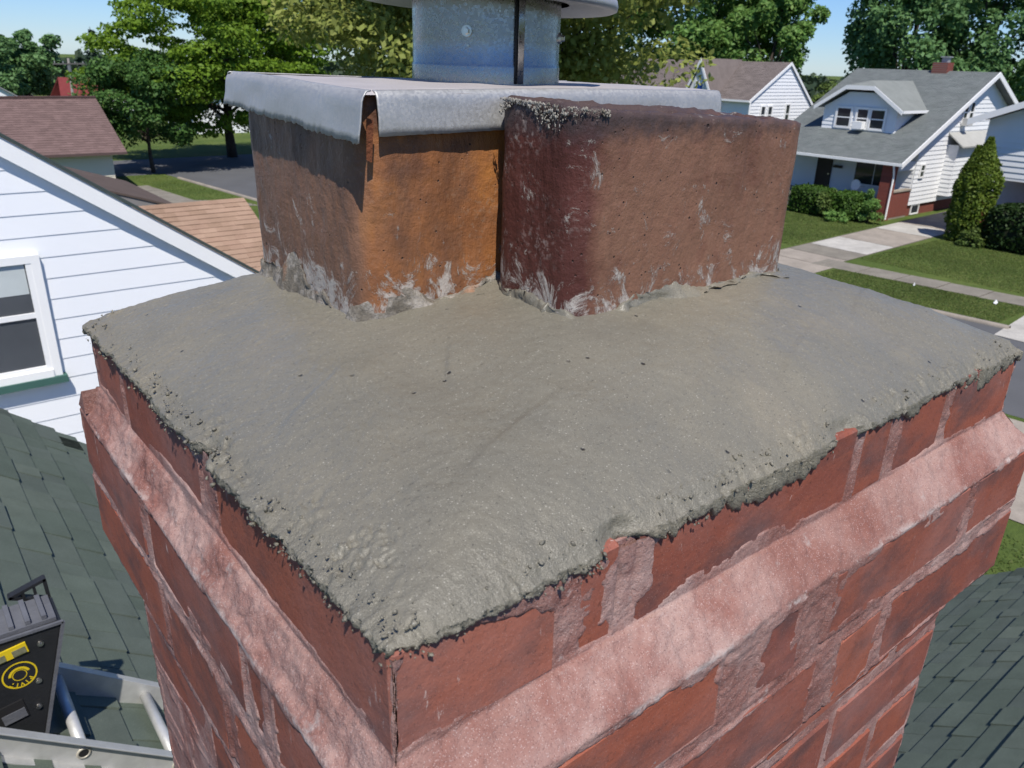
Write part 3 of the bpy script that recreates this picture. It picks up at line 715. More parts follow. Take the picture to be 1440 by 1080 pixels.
strip(20.6, 22.3, 0.0, 0.09, PR+0.0002, 'seam', simple('painted_seam_shadow', (0.02, 0.022, 0.025), 0.8), pipe, 3)  # dark strip beside the seam, its shadow put in as colour
M_STEEL = simple('screw_steel', (0.62, 0.60, 0.56), 0.3, 0.2, 200, metal=1.0)
for deg, z in ((-14, 0.036), (78, 0.034)):
    p, d = on_pipe(deg, z); sc = MB(); sc.tube(p-d*0.001, p+d*0.0012, 0.0042, 0.0040, 16); sc.tube(p+d*0.001, p+d*0.0038, 0.0027, 0.0022, 6)
    sc.build('screw', M_STEEL, pipe)
for deg, z in ((-13, 0.026), (9, 0.050), (25, 0.012)):
    p, d = on_pipe(deg, z); MB().tube(p-d*0.001, p+d*0.0013, 0.0009, 0.0007, 8).build('rivet', M_STEEL, pipe)
# hood
HR = 0.104; hz = 0.0560
prof = [(PR+0.006, 0.004), (HR-0.010, 0.001), (HR-0.003, 0.0), (HR, 0.0012), (HR+0.0006, 0.0045), (HR-0.0004, 0.0085), (HR-0.004, 0.0105), (HR*0.8, 0.016), (HR*0.45, 0.026), (0.004, 0.034)]
tx, ty = 0.030, 0.018
G = []
for r, zz in prof:
    x = PC[0]+r*np.cos(ang); y = PC[1]+r*np.sin(ang); xo, yo = (x-PC[0]), (y-PC[1])
    lean = -(xo*RGT.x+yo*RGT.y)*tx - (xo*FWD.x+yo*FWD.y)*ty
    G.append(np.stack([x, y, ZN+ZB+hz+zz+lean], -1))
hood = grid_mesh('hood', np.array(G), M_GALV, cap, True, closev=True)

# ================================================================== GROUND, STREET
def mat_grass():
    t = MT('lawn_grass', 0.95, 0.1); v = t.mapped(kind='Object')
    n = t.noise(v, 0.35, 5, 0.65); n2 = t.noise(v, 5, 6, 0.8); n3 = t.noise(t.mapped((1, 1, 1)), 45, 3, 0.7)
    c = t.ramp(n, [(0.3, (0.070, 0.108, 0.026)), (0.5, (0.098, 0.138, 0.034)), (0.68, (0.130, 0.160, 0.044)), (0.85, (0.165, 0.170, 0.065))])
    c = t.mix(t.ramp(n2, [(0.3, 0.6), (0.6, 0)]), c, (0.034, 0.060, 0.017))
    c = t.mix(t.ramp(n3, [(0.55, 0), (0.75, 0.5)]), c, (0.13, 0.165, 0.055))
    t.color(c); t.bump(t.math('ADD', n2, n3), 0.7, 0.05); return t.m
M_GRASS = mat_grass()
M_ASPH = simple('asphalt', (0.095, 0.097, 0.102), 0.9, 0.12, 0.6, 0.5, 80)
def mat_conc(name, c, sc=1.2):
    t = MT(name, 0.9, 0.2); v = t.mapped(); n = t.noise(v, sc, 6, 0.65); n2 = t.noise(v, 14, 5, 0.7)
    col = t.ramp(n, [(0.3, [x*0.72 for x in c]), (0.6, c), (0.8, [min(1, x*1.15) for x in c])]); col = t.mix(t.ramp(n2, [(0.3, 0.4), (0.55, 0)]), col, [x*0.55 for x in c])
    t.color(col); t.bump(t.noise(v, 60, 4), 0.3, 0.01); return t.m
M_CONC = mat_conc('concrete', (0.33, 0.29, 0.245)); M_CONC2 = mat_conc('pale_concrete', (0.47, 0.45, 0.41)); M_WALK = mat_conc('old_concrete', (0.23, 0.21, 0.175))
def struct(o): o['kind'] = 'structure'; return o
gn = 60
GX, GY = np.meshgrid(np.linspace(-500, 900, gn), np.linspace(-500, 900, gn), indexing='ij')
struct(grid_mesh('lawn', np.stack([GX, GY, 0*GX], -1), M_GRASS, smooth=False))
KS = -0.10
def sx(x, y): return x+KS*(y-5)
def lane(name, x0, x1, y0, y1, z, mat, n=30, h=0.0):
    ys = [y0+(y1-y0)*i/n for i in range(n+1)]
    if not h:
        P = np.array([[(sx(x0, y), y, z) for y in ys], [(sx(x1, y), y, z) for y in ys]])
        o = grid_mesh(name, P, mat, smooth=False)
    else:
        P = np.array([[(sx(x0, y), y, 0) for y in ys], [(sx(x0, y), y, z) for y in ys], [(sx(x1, y), y, z) for y in ys], [(sx(x1, y), y, 0) for y in ys]])
        o = grid_mesh(name, P, mat, smooth=False)
    return struct(o)
lane('street', 20.0, 27.5, -120, 60.5, 0.004, M_ASPH)
cs = MB().quad((-160, 54.5, 0.008), (15.0, 54.5, 0.008), (23.5, 62.5, 0.008), (-160, 62.5, 0.008)); struct(cs.build('side_street', M_ASPH))
cs2 = MB().quad((21.9, 55.5, 0.012), (120, 54.0, 0.012), (120, 61.0, 0.012), (19.0, 62.5, 0.012)); struct(cs2.build('side_street', M_ASPH))
lane('kerb', 19.84, 20.0, -120, 2.4, 0.11, M_CONC, h=1); lane('kerb', 19.84, 20.0, 8.8, 52, 0.11, M_CONC, h=1)
lane('kerb', 27.5, 27.66, -120, 5.9, 0.11, M_CONC, h=1); lane('kerb', 27.5, 27.66, 8.25, 15.4, 0.11, M_CONC, h=1); lane('kerb', 27.5, 27.66, 19.2, 52, 0.11, M_CONC, h=1)
# slabs of the two pavements, one by one
def slabs(name, x0, x1, y0, y1, st, mat, z=0.012, heave=0.012, seed=1, label=None):
    rg = random.Random(seed); root = None; y = y0
    base = struct(lane(name, x0-0.02, x1+0.02, y0, y1, 0.004, simple(name+'_bed', (0.10, 0.085, 0.06), 0.95)))
    while y < y1-0.2:
        e = min(y+st, y1); q = MB(); hz0, hz1 = z+rg.uniform(0, heave), z+rg.uniform(0, heave)
        j1, j2, j3, j4 = [rg.uniform(-.05, .05) for _ in range(4)]
        a, b, c, d = (sx(x0, y+.02), y+.02), (sx(x1, y+.02), y+.02), (sx(x1, e-.02), e-.02), (sx(x0, e-.02), e-.02)
        q.poly([(a[0]+j1, a[1], 0), (b[0]+j2, b[1], 0), (c[0]+j3, c[1], 0), (d[0]+j4, d[1], 0), (a[0]+j1, a[1], hz0), (b[0]+j2, b[1], hz0), (c[0]+j3, c[1], hz1), (d[0]+j4, d[1], hz1)], [(4,5,6,7),(0,1,5,4),(1,2,6,5),(2,3,7,6),(3,0,4,7)])
        o = q.build('slab', mat, base); y = e
slabs('pavement', 31.0, 32.35, 3.0, 17.0, 1.5, M_WALK, seed=4)
slabs('pavement', 31.0, 32.35, 18.9, 40, 1.5, M_CONC, seed=5)
slabs('pavement', 16.0, 17.3, 8.9, 50, 1.5, M_WALK, seed=6)
# driveway across the street, in pours of different age
dr = struct(MB().quad((29.6, 16.2, 0.004), (29.6, 19.1, 0.004), (56, 20.1, 0.004), (56, 17.2, 0.004)).build('driveway', simple('driveway_bed', (0.14, 0.12, 0.10), 0.9)))
def pour(xa, xb, y0, y1, mat, z=0.016):
    f = lambda x: (x-29.6)*0.0380
    MB().poly([(xa, y0+f(xa), z), (xb, y0+f(xb), z), (xb, y1+f(xb), z), (xa, y1+f(xa), z)], [(0, 1, 2, 3)]).build('slab', mat, dr)
pour(26.3, 29.9, 15.9, 19.5, M_CONC); pour(29.95, 31.6, 16.2, 19.0, M_CONC); pour(31.65, 33.4, 16.2, 19.0, M_WALK); pour(33.45, 36.1, 16.25, 19.0, M_CONC2)
pour(36.15, 39.9, 16.25, 19.0, M_CONC); pour(39.95, 42.6, 16.25, 19.05, M_CONC2); pour(42.65, 56, 16.25, 19.05, M_CONC)
struct(MB().quad((26.2, 6.0, 0.02), (30.9, 6.3, 0.02), (30.9, 8.7, 0.02), (26.2, 8.3, 0.02)).build('driveway', M_CONC2))
struct(MB().quad((14.9, 2.2, 0.02), (19.9, 1.7, 0.02), (19.5, 8.8, 0.02), (14.4, 8.8, 0.02)).build('driveway', M_CONC))
struct(MB().quad((10.0, 43.5, 0.016), (15.8, 40.5, 0.016), (15.4, 42.6, 0.016), (10.2, 45.6, 0.016)).build('garden_path', M_WALK))

# ================================================================== OUR ROOF
def mat_shingle(name, cols, sc=1.0):
    t = MT(name, 0.95, 0.12); r = t.rnd(); v = t.mapped(rnd=True)
    c = t.ramp(r, [(i/(len(cols)-1), x) for i, x in enumerate(cols)])
    n = t.noise(v, 7*sc, 4, 0.6); g = t.noise(v, 330*sc, 2, 0.7)
    c = t.mix(t.ramp(n, [(0.35, 0.35), (0.65, 0)]), c, [x*0.62 for x in cols[0]])
    c = t.mix(t.ramp(g, [(0.55, 0), (0.75, 0.45)]), c, [min(1, x*2.1) for x in cols[-1]])
    t.color(c); t.bump(g, 0.5, 0.002); return t.m
M_SH = mat_shingle('green_shingle', [(0.088, 0.112, 0.090), (0.112, 0.138, 0.112), (0.098, 0.118, 0.102), (0.125, 0.150, 0.120)])
M_DECK = simple('roof_underlay', (0.02, 0.022, 0.022), 0.95)
M_WHITE = simple('white_vinyl', (0.78, 0.79, 0.80), 0.55, 0.02, 2.0)
SL = 0.88; Ln = math.hypot(1, SL); EXPO = 0.143
RZ = ZN-0.55; AX0 = -(ZN-1.66-RZ)/-SL*-1   # ridge x of the plane that falls towards the street
AX0 = (ZN-1.66-RZ)/SL; BY0 = (ZN-2.12-RZ)/SL
YR, XR = 5.08, 5.75                          # gable edges
house = tag(empty('house', (0, 0, 0)), 'the house under the chimney, with steep dark green shingle roofs', 'house')
roof = MB()
# plane A (falls to +x) and plane B (falls to +y), each as a deck slab, with their far sides
dA = Vector((1, 0, -SL)).normalized(); nA = Vector((SL, 0, 1)).normalized()
dB = Vector((0, 1, -SL)).normalized(); nB = Vector((0, SL, 1)).normalized()
def slab_poly(mb, pts, n, th): mb.prism([Vector(p) for p in pts], -n*th)
zA = lambda x: RZ-SL*(x-AX0); zB = lambda y: RZ-SL*(y-BY0)
slab_poly(roof, [(AX0, -6, zA(AX0)), (3.2, -6, zA(3.2)), (3.2, YR, zA(3.2)), (AX0, YR, zA(AX0))], nA, 0.05)
slab_poly(roof, [(-3, BY0, zB(BY0)), (XR, BY0, zB(BY0)), (XR, 2.7, zB(2.7)), (-3, 2.7, zB(2.7))], nB, 0.05)
nA2 = Vector((-SL, 0, 1)).normalized(); nB2 = Vector((0, -SL, 1)).normalized()
slab_poly(roof, [(AX0, YR, RZ), (AX0-4, YR, RZ-4*SL), (AX0-4, -6, RZ-4*SL), (AX0, -6, RZ)], nA2, 0.05)
slab_poly(roof, [(AX0, BY0, RZ), (AX0, BY0-4, RZ-4*SL), (XR, BY0-4, RZ-4*SL), (XR, BY0, RZ)], nB2, 0.05)
roof_o = roof.build('roof', M_DECK, house)
wl = MB()
wl.prism([(AX0-3.6, YR-.25, 0), (2.9, YR-.25, 0), (2.9, YR-.25, zA(2.9)-.1), (AX0, YR-.25, RZ-.1), (AX0-3.6, YR-.25, RZ-3.6*SL-.1)], (0, -.2, 0))
wl.prism([(XR-.25, BY0-3.6, 0), (XR-.25, 2.4, 0), (XR-.25, 2.4, zB(2.4)-.1), (XR-.25, BY0, RZ-.1), (XR-.25, BY0-3.6, RZ-3.6*SL-.1)], (-.2, 0, 0))
wl.box((2.7, 2.2, 0), (2.9, YR-.3, zA(2.9)-.1)); wl.box((2.7, 2.2, 0), (XR-.3, 2.4, zB(2.4)-.1))
wl.build('wall', M_WHITE, house)
# rake trim
MB().prism([(AX0, YR, RZ-.06), (3.2, YR, zA(3.2)-.06), (3.2, YR, zA(3.2)-.2), (AX0, YR, RZ-.2)], (0, .02, 0)).build('rake_board', M_WHITE, house)
MB().prism([(XR, BY0, RZ-.06), (XR, 2.7, zB(2.7)-.06), (XR, 2.7, zB(2.7)-.2), (XR, BY0, RZ-.2)], (.02, 0, 0)).build('rake_board', M_WHITE, house)
SHW = [0.115, 0.165, 0.21, 0.255, 0.30]
def shingle_mesh(wd, th):
    L = EXPO+0.035; m_ = MB()
    # local: x along the slope (down), y along the course, z normal
    t0, t1 = 0.001, 0.0045
    m_.poly([(-0.035, 0, t0), (EXPO, 0, t1), (EXPO, wd, t1), (-0.035, wd, t0), (-0.035, 0, t0+.003), (EXPO, 0, t1+th), (EXPO, wd, t1+th), (-0.035, wd, t0+.003)],
            [(3,2,1,0),(4,5,6,7),(0,1,5,4),(1,2,6,5),(2,3,7,6),(3,0,4,7)])
    me = bpy.data.meshes.new('shingle'); me.from_pydata(m_.v, [], m_.f); me.materials.append(M_SH); me.update(); return me
SHM = {(i, k): shingle_mesh(wd, th) for i, wd in enumerate(SHW) for k, th in enumerate((0.012, 0.0200))}
tabs = []
def proj_px(p):
    d = Vector(p)-CAM; zc = d.dot(ez)
    return None if zc < 0.1 else (720+F_PX*d.dot(ex)/zc, 540+F_PX*d.dot(ey)/zc, zc)
rg = random.Random(12)
def lay(plane):
    d, n, a = (dA, nA, Vector((0, 1, 0))) if plane == 'A' else (dB, nB, Vector((-1, 0, 0)))
    o0 = Vector((AX0, -0.6, RZ)) if plane == 'A' else Vector((XR+0.01, BY0, RZ))
    run = YR+0.61 if plane == 'A' else XR+1.2
    ns = 40 if plane == 'A' else 42
    for k in range(ns):
        t = -rg.random()*0.2
        while t < run:
            i = rg.randrange(5); wd = SHW[i]
            t0 = max(t, 0)
            p = o0 + d*(k*EXPO) + a*t0
            if t0+wd > run: 
                t0 = run-wd; p = o0 + d*(k*EXPO)+a*t0
            c = p + d*0.07 + a*wd*0.5
            ok = (c.z > zB(c.y)-0.02) if plane == 'A' else (c.z > zA(c.x)-0.02)
            if 0.02 < c.x < 0.58 and 0.02 < c.y < 0.46: ok = False
            if ok: tabs.append((p, d, a, n, i, rg.randrange(2), c))
            t += wd+0.003
lay('A'); lay('B')
def inview(c):
    q = proj_px(c)
    if q is None or not (-30 < q[0] < 1470 and -30 < q[1] < 1110): return 0
    x, y, zc = q
    # hidden behind the chimney
    if x > 720: lim = 1408 - (y-790)*0.26
    else: lim = None
    if x > 720 and x < lim-25: return 0
    if x <= 720 and x > 118+max(0, y-620)*0.30+25: return 0
    return 1.0/zc
tabs.sort(key=lambda q: -inview(q[6]))
for j, (p, d, a, n, i, k, c) in enumerate(tabs[:300]):
    o = bpy.data.objects.new('shingle', SHM[(i, k)]); COL.objects.link(o); o.parent = roof_o
    mt = Matrix((d, a, d.cross(a))).transposed().to_4x4()
    if d.cross(a).dot(n) < 0: mt = Matrix((d, a, n)).transposed().to_4x4()
    mt.translation = p + n*0.001; 
    o.matrix_parent_inverse = Matrix.Identity(4); o.matrix_basis = mt
rest = MB()
for p, d, a, n, i, k, c in tabs[300:]:
    me = SHM[(i, k)]; b = [p + n*0.001 + d*v.co.x + a*v.co.y + n*v.co.z for v in me.vertices]
    rest.poly(b, [tuple(f.vertices) for f in me.polygons])
tag(rest.build('shingle', M_SH, roof_o), kind='stuff')
fl = MB()
fl.box((-.03, -.03, ZN-2.45), (WX+.03, WY+.03, ZN-1.55)); fl.build('chimney_flashing', simple('lead_flashing', (0.12, 0.13, 0.14), 0.6, 0.2, 20, metal=0.5), house)

# ================================================================== LADDER AND LEVELLING TOOL
def mat_alu(name, c=(0.60, 0.60, 0.58), rough=0.38):
    t = MT(name, rough, 0.5, 0.45); v = t.mapped(); n = t.noise(v, 25, 5, 0.6); s = t.noise(t.mapped((1, 14, 14)), 30, 4, 0.6)
    t.color(t.mix(t.ramp(n, [(0.4, 0), (0.75, 0.6)]), c, [x*0.72 for x in c])); t.rough(t.ramp(s, [(0.3, rough-.08), (0.7, rough+.15)])); t.bump(s, 0.1, 0.001); return t.m
M_ALU = mat_alu('ladder_aluminium'); M_ALU2 = mat_alu('worn_aluminium', (0.5, 0.47, 0.40), 0.55)
ladder = tag(empty('ladder', (0.07, 1.92, ZN-1.70)), 'aluminium ladder lying on the green roof beside the chimney', 'ladder')
def rail(y, sgn):
    # channel lying along the slope; web faces out
    o0 = Vector((0, y, zA(0))) + nA*0.012
    a, b = o0 - dA*1.0, o0 + dA*2.2
    mb = MB(); H = 0.075
    for off, hh, zz in ((0, 0.0016, H/2),):
        mb.obox((a+b)/2 + nA*zz, dA, Vector((0, 1, 0)), nA, (b-a).length/2, 0.0014, H/2)
    for zz in (0.0, H):
        mb.obox((a+b)/2 + nA*zz + Vector((0, sgn*0.013, 0)), dA, Vector((0, 1, 0)), nA, (b-a).length/2, 0.0145, 0.0022)
    return mb.build('rail', M_ALU if sgn > 0 else M_ALU, ladder, bevel=0.001)
YN, YF = 1.765, 2.115
rail(YN, -1); rail(YF, 1)
hole = simple('dark_hollow', (0.012, 0.012, 0.013), 0.9)
for k in range(-3, 7):
    s = -0.035 + k*0.305
    c0 = Vector((0, 0, zA(0))) + dA*s + nA*0.05
    rgm = MB(); rgm.tube(c0+Vector((0, YN-.003, 0)), c0+Vector((0, YF+.003, 0)), 0.0165, n=14)
    r_ = rgm.build('rung', M_ALU, ladder, True)
    ring_ = MB()
    nseg = 20; P = []
    for q in range(nseg):
        an = 2*math.pi*q/nseg
        P.append([tuple(c0+Vector((0, YN-yy, 0))+dA*(rr*math.cos(an))+nA*(rr*math.sin(an))) for rr, yy in ((0.0125, .0035), (0.0135, .006), (0.0175, .006), (0.0195, .002))])
    grid_mesh('rung_collar', np.array(P), M_ALU2, ladder, True, closeu=True)
    MB().tube(c0+Vector((0, YN-.0034, 0)), c0+Vector((0, YN-.0040, 0)), 0.0126, n=16).build('rung_hole', hole, ladder)

M_BLACK = simple('black_moulded_plastic', (0.016, 0.017, 0.019), 0.5, 0.25, 12, 0.25, 120, spec=0.4)
M_GREYP = simple('dusty_ribbed_rubber', (0.10, 0.105, 0.12), 0.8, 0.25, 14, 0.4, 90)
M_YEL = simple('yellow_print', (0.62, 0.46, 0.015), 0.5, 0.1, 30)
tool = tag(empty('levelling_tool', (-0.14, 1.95, ZN-1.5)), 'black wedge shaped ladder levelling tool with round yellow badge standing on the ladder', 'ladder tool')
TY0, TY1 = 1.862, 2.00
def tp(x, z, y=TY0): return Vector((x, y, z))
TPL = [(0.038, 6.062), (-0.062, 5.715), (-0.40, 5.955), (-0.335, 6.075)]
tz = ZN-7.2882
TPL = [(x, z+tz) for x, z in TPL]
body = MB().prism([tp(x, z) for x, z in TPL], (0, TY1-TY0, 0)).build('body', M_BLACK, tool, bevel=0.008)
# raised rim along the right and top edge of the face
ri = MB()
def bar(p, q, wdt, th, y): 
    p, q = Vector((p[0], y, p[1])), Vector((q[0], y, q[1])); d = (q-p).normalized(); ri.obox((p+q)/2, d, Vector((0, 1, 0)), d.cross(Vector((0, 1, 0))), (q-p).length/2, th, wdt)
bar(TPL[0], TPL[1], 0.004, 0.004, TY0-.002); bar(TPL[0], TPL[3], 0.004, 0.004, TY0-.002)
ri.build('rim', M_GREYP, body)
# ribbed pad on top
pd = MB(); 
pd.obox((-0.15, (TY0+TY1)/2, 6.073+tz), (1, 0, -.02), (0, 1, 0), (.02, 0, 1), 0.175, (TY1-TY0)/2-.01, 0.006)
pad = pd.build('top_pad', M_GREYP, body)
for k in range(9):
    MB().obox((-0.305+k*0.038, (TY0+TY1)/2, 6.083+tz), (1, 0, -.02), (0, 1, 0), (.02, 0, 1), 0.006, (TY1-TY0)/2-.014, 0.006).build('rib', M_GREYP, pad)
# triangular stop at the far end
fr = MB()
T = [(0.030, 6.040), (0.028, 6.112), (-0.060, 6.088)]
T = [Vector((x, TY1+.02, z+tz)) for x, z in T]
for i in range(3):
    p, q = T[i], T[(i+1) % 3]; d = (q-p).normalized(); fr.obox((p+q)/2, d, (0, 1, 0), d.cross(Vector((0, 1, 0))), (q-p).length/2+.003, 0.012, 0.0045)
for f_ in (0.36, 0.68):
    p = T[2].lerp(T[1], f_); q = T[2].lerp(T[0], f_); d = (q-p).normalized(); fr.obox((p+q)/2, d, (0, 1, 0), d.cross(Vector((0, 1, 0))), (q-p).length/2, 0.011, 0.0035)
fr.build('end_stop', M_BLACK, tool)
for x, z in ((-0.024, 6.018), (-0.048, 5.905), (-0.062, 5.822)):
    p = Vector((x, TY0-.001, z+tz)); sc = MB(); sc.tube(p, p+Vector((0, -.004, 0)), 0.0085, 0.0075, 14); sc.tube(p+Vector((0, -.004, 0)), p+Vector((0, -.007, 0)), 0.005, 0.004, 6); sc.build('bolt', M_STEEL, body)
# badge: ring, arc and letters printed on the face
BC = Vector((-0.086, TY0-.0012, 5.944+tz)); 
def ringm(r0, r1, a0, a1, name, parent, n=40, y=0.0):
    P = []
    for k in range(n+1):
        a = a0+(a1-a0)*k/n; P.append([tuple(BC+Vector((r*math.cos(a), y, r*math.sin(a)))) for r in (r0, r1)])
    return grid_mesh(name, np.array(P), M_YEL, parent)
badge = ringm(0.0372, 0.0412, 0, 2*math.pi, 'badge', tool)
ringm(0.0192, 0.0258, math.radians(15), math.radians(175), 'badge_arc', badge)
ringm(0.0152, 0.0172, 0, 2*math.pi, 'badge_ring', badge)
def letter(ch, ang, r, size, flip=True):
    cu = bpy.data.curves.new('letter', 'FONT'); cu.body = ch; cu.size = size; cu.align_x = 'CENTER'; cu.align_y = 'CENTER'; cu.offset = size*0.025
    to = bpy.data.objects.new('tmp_letter', cu); COL.objects.link(to)
    bpy.context.view_layer.update()
    me = bpy.data.meshes.new_from_object(to.evaluated_get(bpy.context.evaluated_depsgraph_get())); bpy.data.objects.remove(to)
    me.name = 'letter'; me.materials.clear(); me.materials.append(M_YEL)
    o = link('letter', me, badge); a = math.radians(ang)
    up = Vector((math.cos(a), 0, math.sin(a))); rt = Vector((math.sin(a), 0, -math.cos(a)))      # top of each letter points outwards
    mt = Matrix((rt, up, Vector((0, -1, 0)))).transposed().to_4x4(); mt.translation = BC + up*r + Vector((0, -.0004, 0))
    o.matrix_parent_inverse = world_of(badge).inverted(); o.matrix_basis = mt
for ch, an in zip('PIVIT', (-42, -66, -88, -110, -134)): letter(ch, an, 0.0302, 0.0165)
# little level window
lv = MB().obox((-0.098, TY0-.002, 6.020+tz), (.985, 0, .12), (0, 1, 0), (-.12, 0, .985), 0.044, 0.003, 0.016).build('level', M_YEL, tool)
for xx in (-0.074, -0.122): MB().obox((xx, TY0-.0055, 6.016+tz+(xx+.098)*.12), (.985, 0, .12), (0, 1, 0), (-.12, 0, .985), 0.016, 0.001, 0.0095).build('vial', simple('level_vial', (0.16, 0.16, 0.10), 0.2, 0.5, 60), lv)
# handle pocket
MB().obox((-0.135, TY0-.0015, 5.832+tz), (.985, 0, .12), (0, 1, 0), (-.12, 0, .985), 0.045, 0.002, 0.03).build('pocket', hole, body)
MB().obox((-0.120, TY0-.004, 5.822+tz), (.985, 0, .12), (0, 1, 0), (-.12, 0, .985), 0.028, 0.002, 0.015).build('pocket_block', M_GREYP, body)

# ================================================================== HOUSES
def clip(poly, a, b, c):      # keep a*u+b*v>=c
    out = []
    for i in range(len(poly)):
        p, q = poly[i], poly[(i+1) % len(poly)]; fp, fq = a*p[0]+b*p[1]-c, a*q[0]+b*q[1]-c
        if fp >= 0: out.append(p)
        if fp*fq < 0: t = fp/(fp-fq); out.append((p[0]+(q[0]-p[0])*t, p[1]+(q[1]-p[1])*t))
    return out
def siding_rows(poly, expo, z0=None):
    zs = [p[1] for p in poly]; z = min(zs) if z0 is None else z0
    while z < max(zs)-1e-4:
        q = clip(clip(poly, 0, 1, z), 0, -1, -(z+expo))
        if len(q) >= 3: yield z, q
        z += expo
def siding_piece(mb, q, z, expo, to3, out0, out1):
    """one lapped board: stands out out1 at its lower edge, out0 at the top"""
    pts = [to3(u, v, out1+(out0-out1)*(v-z)/expo) for u, v in q]; back = [to3(u, v, -0.01) for u, v in q]; n = len(q)
    mb.poly(pts+back, [tuple(range(n))]+[(i, n+i, n+(i+1) % n, (i+1) % n) for i in range(n)])
def wall_siding(name, poly, expo, to3, mat, parent, joined=True, out=0.02):
    if joined:
        mb = MB()
        for z, q in siding_rows(poly, expo): siding_piece(mb, q, z, expo, to3, 0.002, out)
        return tag(mb.build(name, mat, parent), kind='stuff')
    for z, q in siding_rows(poly, expo):
        mb = MB(); siding_piece(mb, q, z, expo, to3, 0.001, out); mb.build(name, mat, parent)
faceY = lambda y: (lambda u, v, o: Vector((u, y-o, v)))          # wall facing -y, u = x
faceX = lambda x: (lambda u, v, o: Vector((x-o, u, v)))          # wall facing -x, u = y
def mat_glass(name, c=(0.02, 0.024, 0.028)):
    t = MT(name, 0.06, 0.5); v = t.mapped(); t.color(t.mix(t.noise(v, 1.5, 3), c, [x*1.8 for x in c])); return t.m
M_GLASS = mat_glass('window_glass')
M_TRIM = simple('white_trim', (0.80, 0.80, 0.79), 0.5, 0.03, 2.0)
def window(parent, to3, u0, v0, u1, v1, fw=0.09, mid=True, mat=None, glass=None, mull=0):
    mat = mat or M_TRIM; mb = MB()
    def bx(a, b, c, d, o0, o1):
        P = [to3(x, y, o) for o in (o0, o1) for x, y in ((a, b), (c, b), (c, d), (a, d))]
        mb.poly(P, [(3,2,1,0),(4,5,6,7),(0,1,5,4),(1,2,6,5),(2,3,7,6),(3,0,4,7)])
    bx(u0-fw, v0-fw, u0, v1+fw, 0, .06); bx(u1, v0-fw, u1+fw, v1+fw, 0, .06); bx(u0, v1, u1, v1+fw, 0, .06); bx(u0, v0-fw, u1, v0, 0, .075)
    if mid: vm = (v0+v1)/2; bx(u0, vm-.03, u1, vm+.03, .0, .045)
    for k in range(mull): um = u0+(u1-u0)*(k+1)/(mull+1); bx(um-.02, v0, um+.02, v1, 0, .044)
    o = mb.build('window', mat, parent)
    for (a, b) in (((v0, (v0+v1)/2-.03), ((v0+v1)/2+.03, v1)) if mid else ((v0, v1),)):
        MB().poly([to3(u0, a, .03), to3(u1, a, .03), to3(u1, b, .03), to3(u0, b, .03)], [(0, 1, 2, 3)]).build('pane', glass or M_GLASS, o)
    return o
def roofmat(name, c): return mat_shingle(name, [[x*.85 for x in c], c, [x*1.12 for x in c]], 0.25)
def shingle_courses(name, a, b, c, d, n, expo, th, mat, parent):
    """stepped courses on the slope a-b (eave) to d-c (ridge)"""
    a, b, c, d = map(Vector, (a, b, c, d)); n = Vector(n).normalized(); L = ((d-a).length+(c-b).length)/2; k = max(1, int(L/expo)); mb = MB(); rg_ = random.Random(int(L*1000))
    for i in range(k):
        t0, t1 = i/k, min(1, (i+1.25)/k)
        p0, p1, q1, q0 = a.lerp(d, t0), b.lerp(c, t0), b.lerp(c, t1), a.lerp(d, t1)
        W = (p1-p0).length; m_ = max(1, int(W/0.33)); s = rg_.random()/m_; f0 = 0.0
        while f0 < 1:
            f1 = min(1, (f0 + (rg_.uniform(.7, 1.3)/m_)) if f0 > 0 else s+0.5/m_)
            h = th*rg_.uniform(.8, 1.25)
            P = [p0.lerp(p1, f0), p0.lerp(p1, f1), q0.lerp(q1, f1), q0.lerp(q1, f0)]
            mb.poly(P+[P[0]+n*h, P[1]+n*h, P[2]+n*.004, P[3]+n*.004], [(4,5,6,7),(0,1,5,4),(1,2,6,5),(3,0,4,7)]); f0 = f1
    return tag(mb.build(name, mat, parent), kind='stuff')

# ---- neighbour's white house, its wall facing the chimney
NY = 8.22
nb = tag(empty('neighbouring_house', (-1.5, NY+3, 0)), 'white sided neighbouring house with sloping gable edge left of the chimney', 'house')
NS = 0.705; nrx, nrz = -1.2, 8.22; rk = lambda x: nrz-NS*abs(x-nrx)
poly = [(-7.0, 0.0), (3.7, 0.0), (3.7, rk(3.7)-.12), (nrx, nrz-.12), (-7.0, rk(-7)-.12)]
t_ = MT('white_siding', 0.5, 0.3); v_ = t_.mapped((1, 1, 1)); t_.color(t_.mix(t_.noise(v_, 1.2, 4), (0.77, 0.79, 0.82), (0.83, 0.84, 0.86))); t_.bump(t_.noise(t_.mapped((1, 1, 30)), 3, 3), 0.05, 0.002)
wall_siding('siding_board', [(u, max(v, 2.6)) for u, v in poly], 0.2032, faceY(NY), t_.m, nb, joined=False, out=0.008)
MB().prism([(u, NY+.012, v) for u, v in [(p[0]*.999, p[1]) for p in poly]], (0, 7.5, 0)).build('wall', M_WHITE, nb)
M_NROOF = roofmat('neighbour_green_shingle', (0.05, 0.065, 0.06))
for s in (1, -1):
    xe = 4.1 if s > 0 else -7.4
    P = [(nrx, NY-.10, nrz), (xe, NY-.10, rk(xe)), (xe, NY+8, rk(xe)), (nrx, NY+8, nrz)]
    MB().prism(P, (0, 0, .035)).build('roof', M_NROOF, nb)
    MB().prism([(nrx, NY-.085, nrz-.004), (xe, NY-.085, rk(xe)-.004), (xe, NY-.085, rk(xe)-.185), (nrx, NY-.085, nrz-.185)], (0, .11, 0)).build('rake_board', M_TRIM, nb)
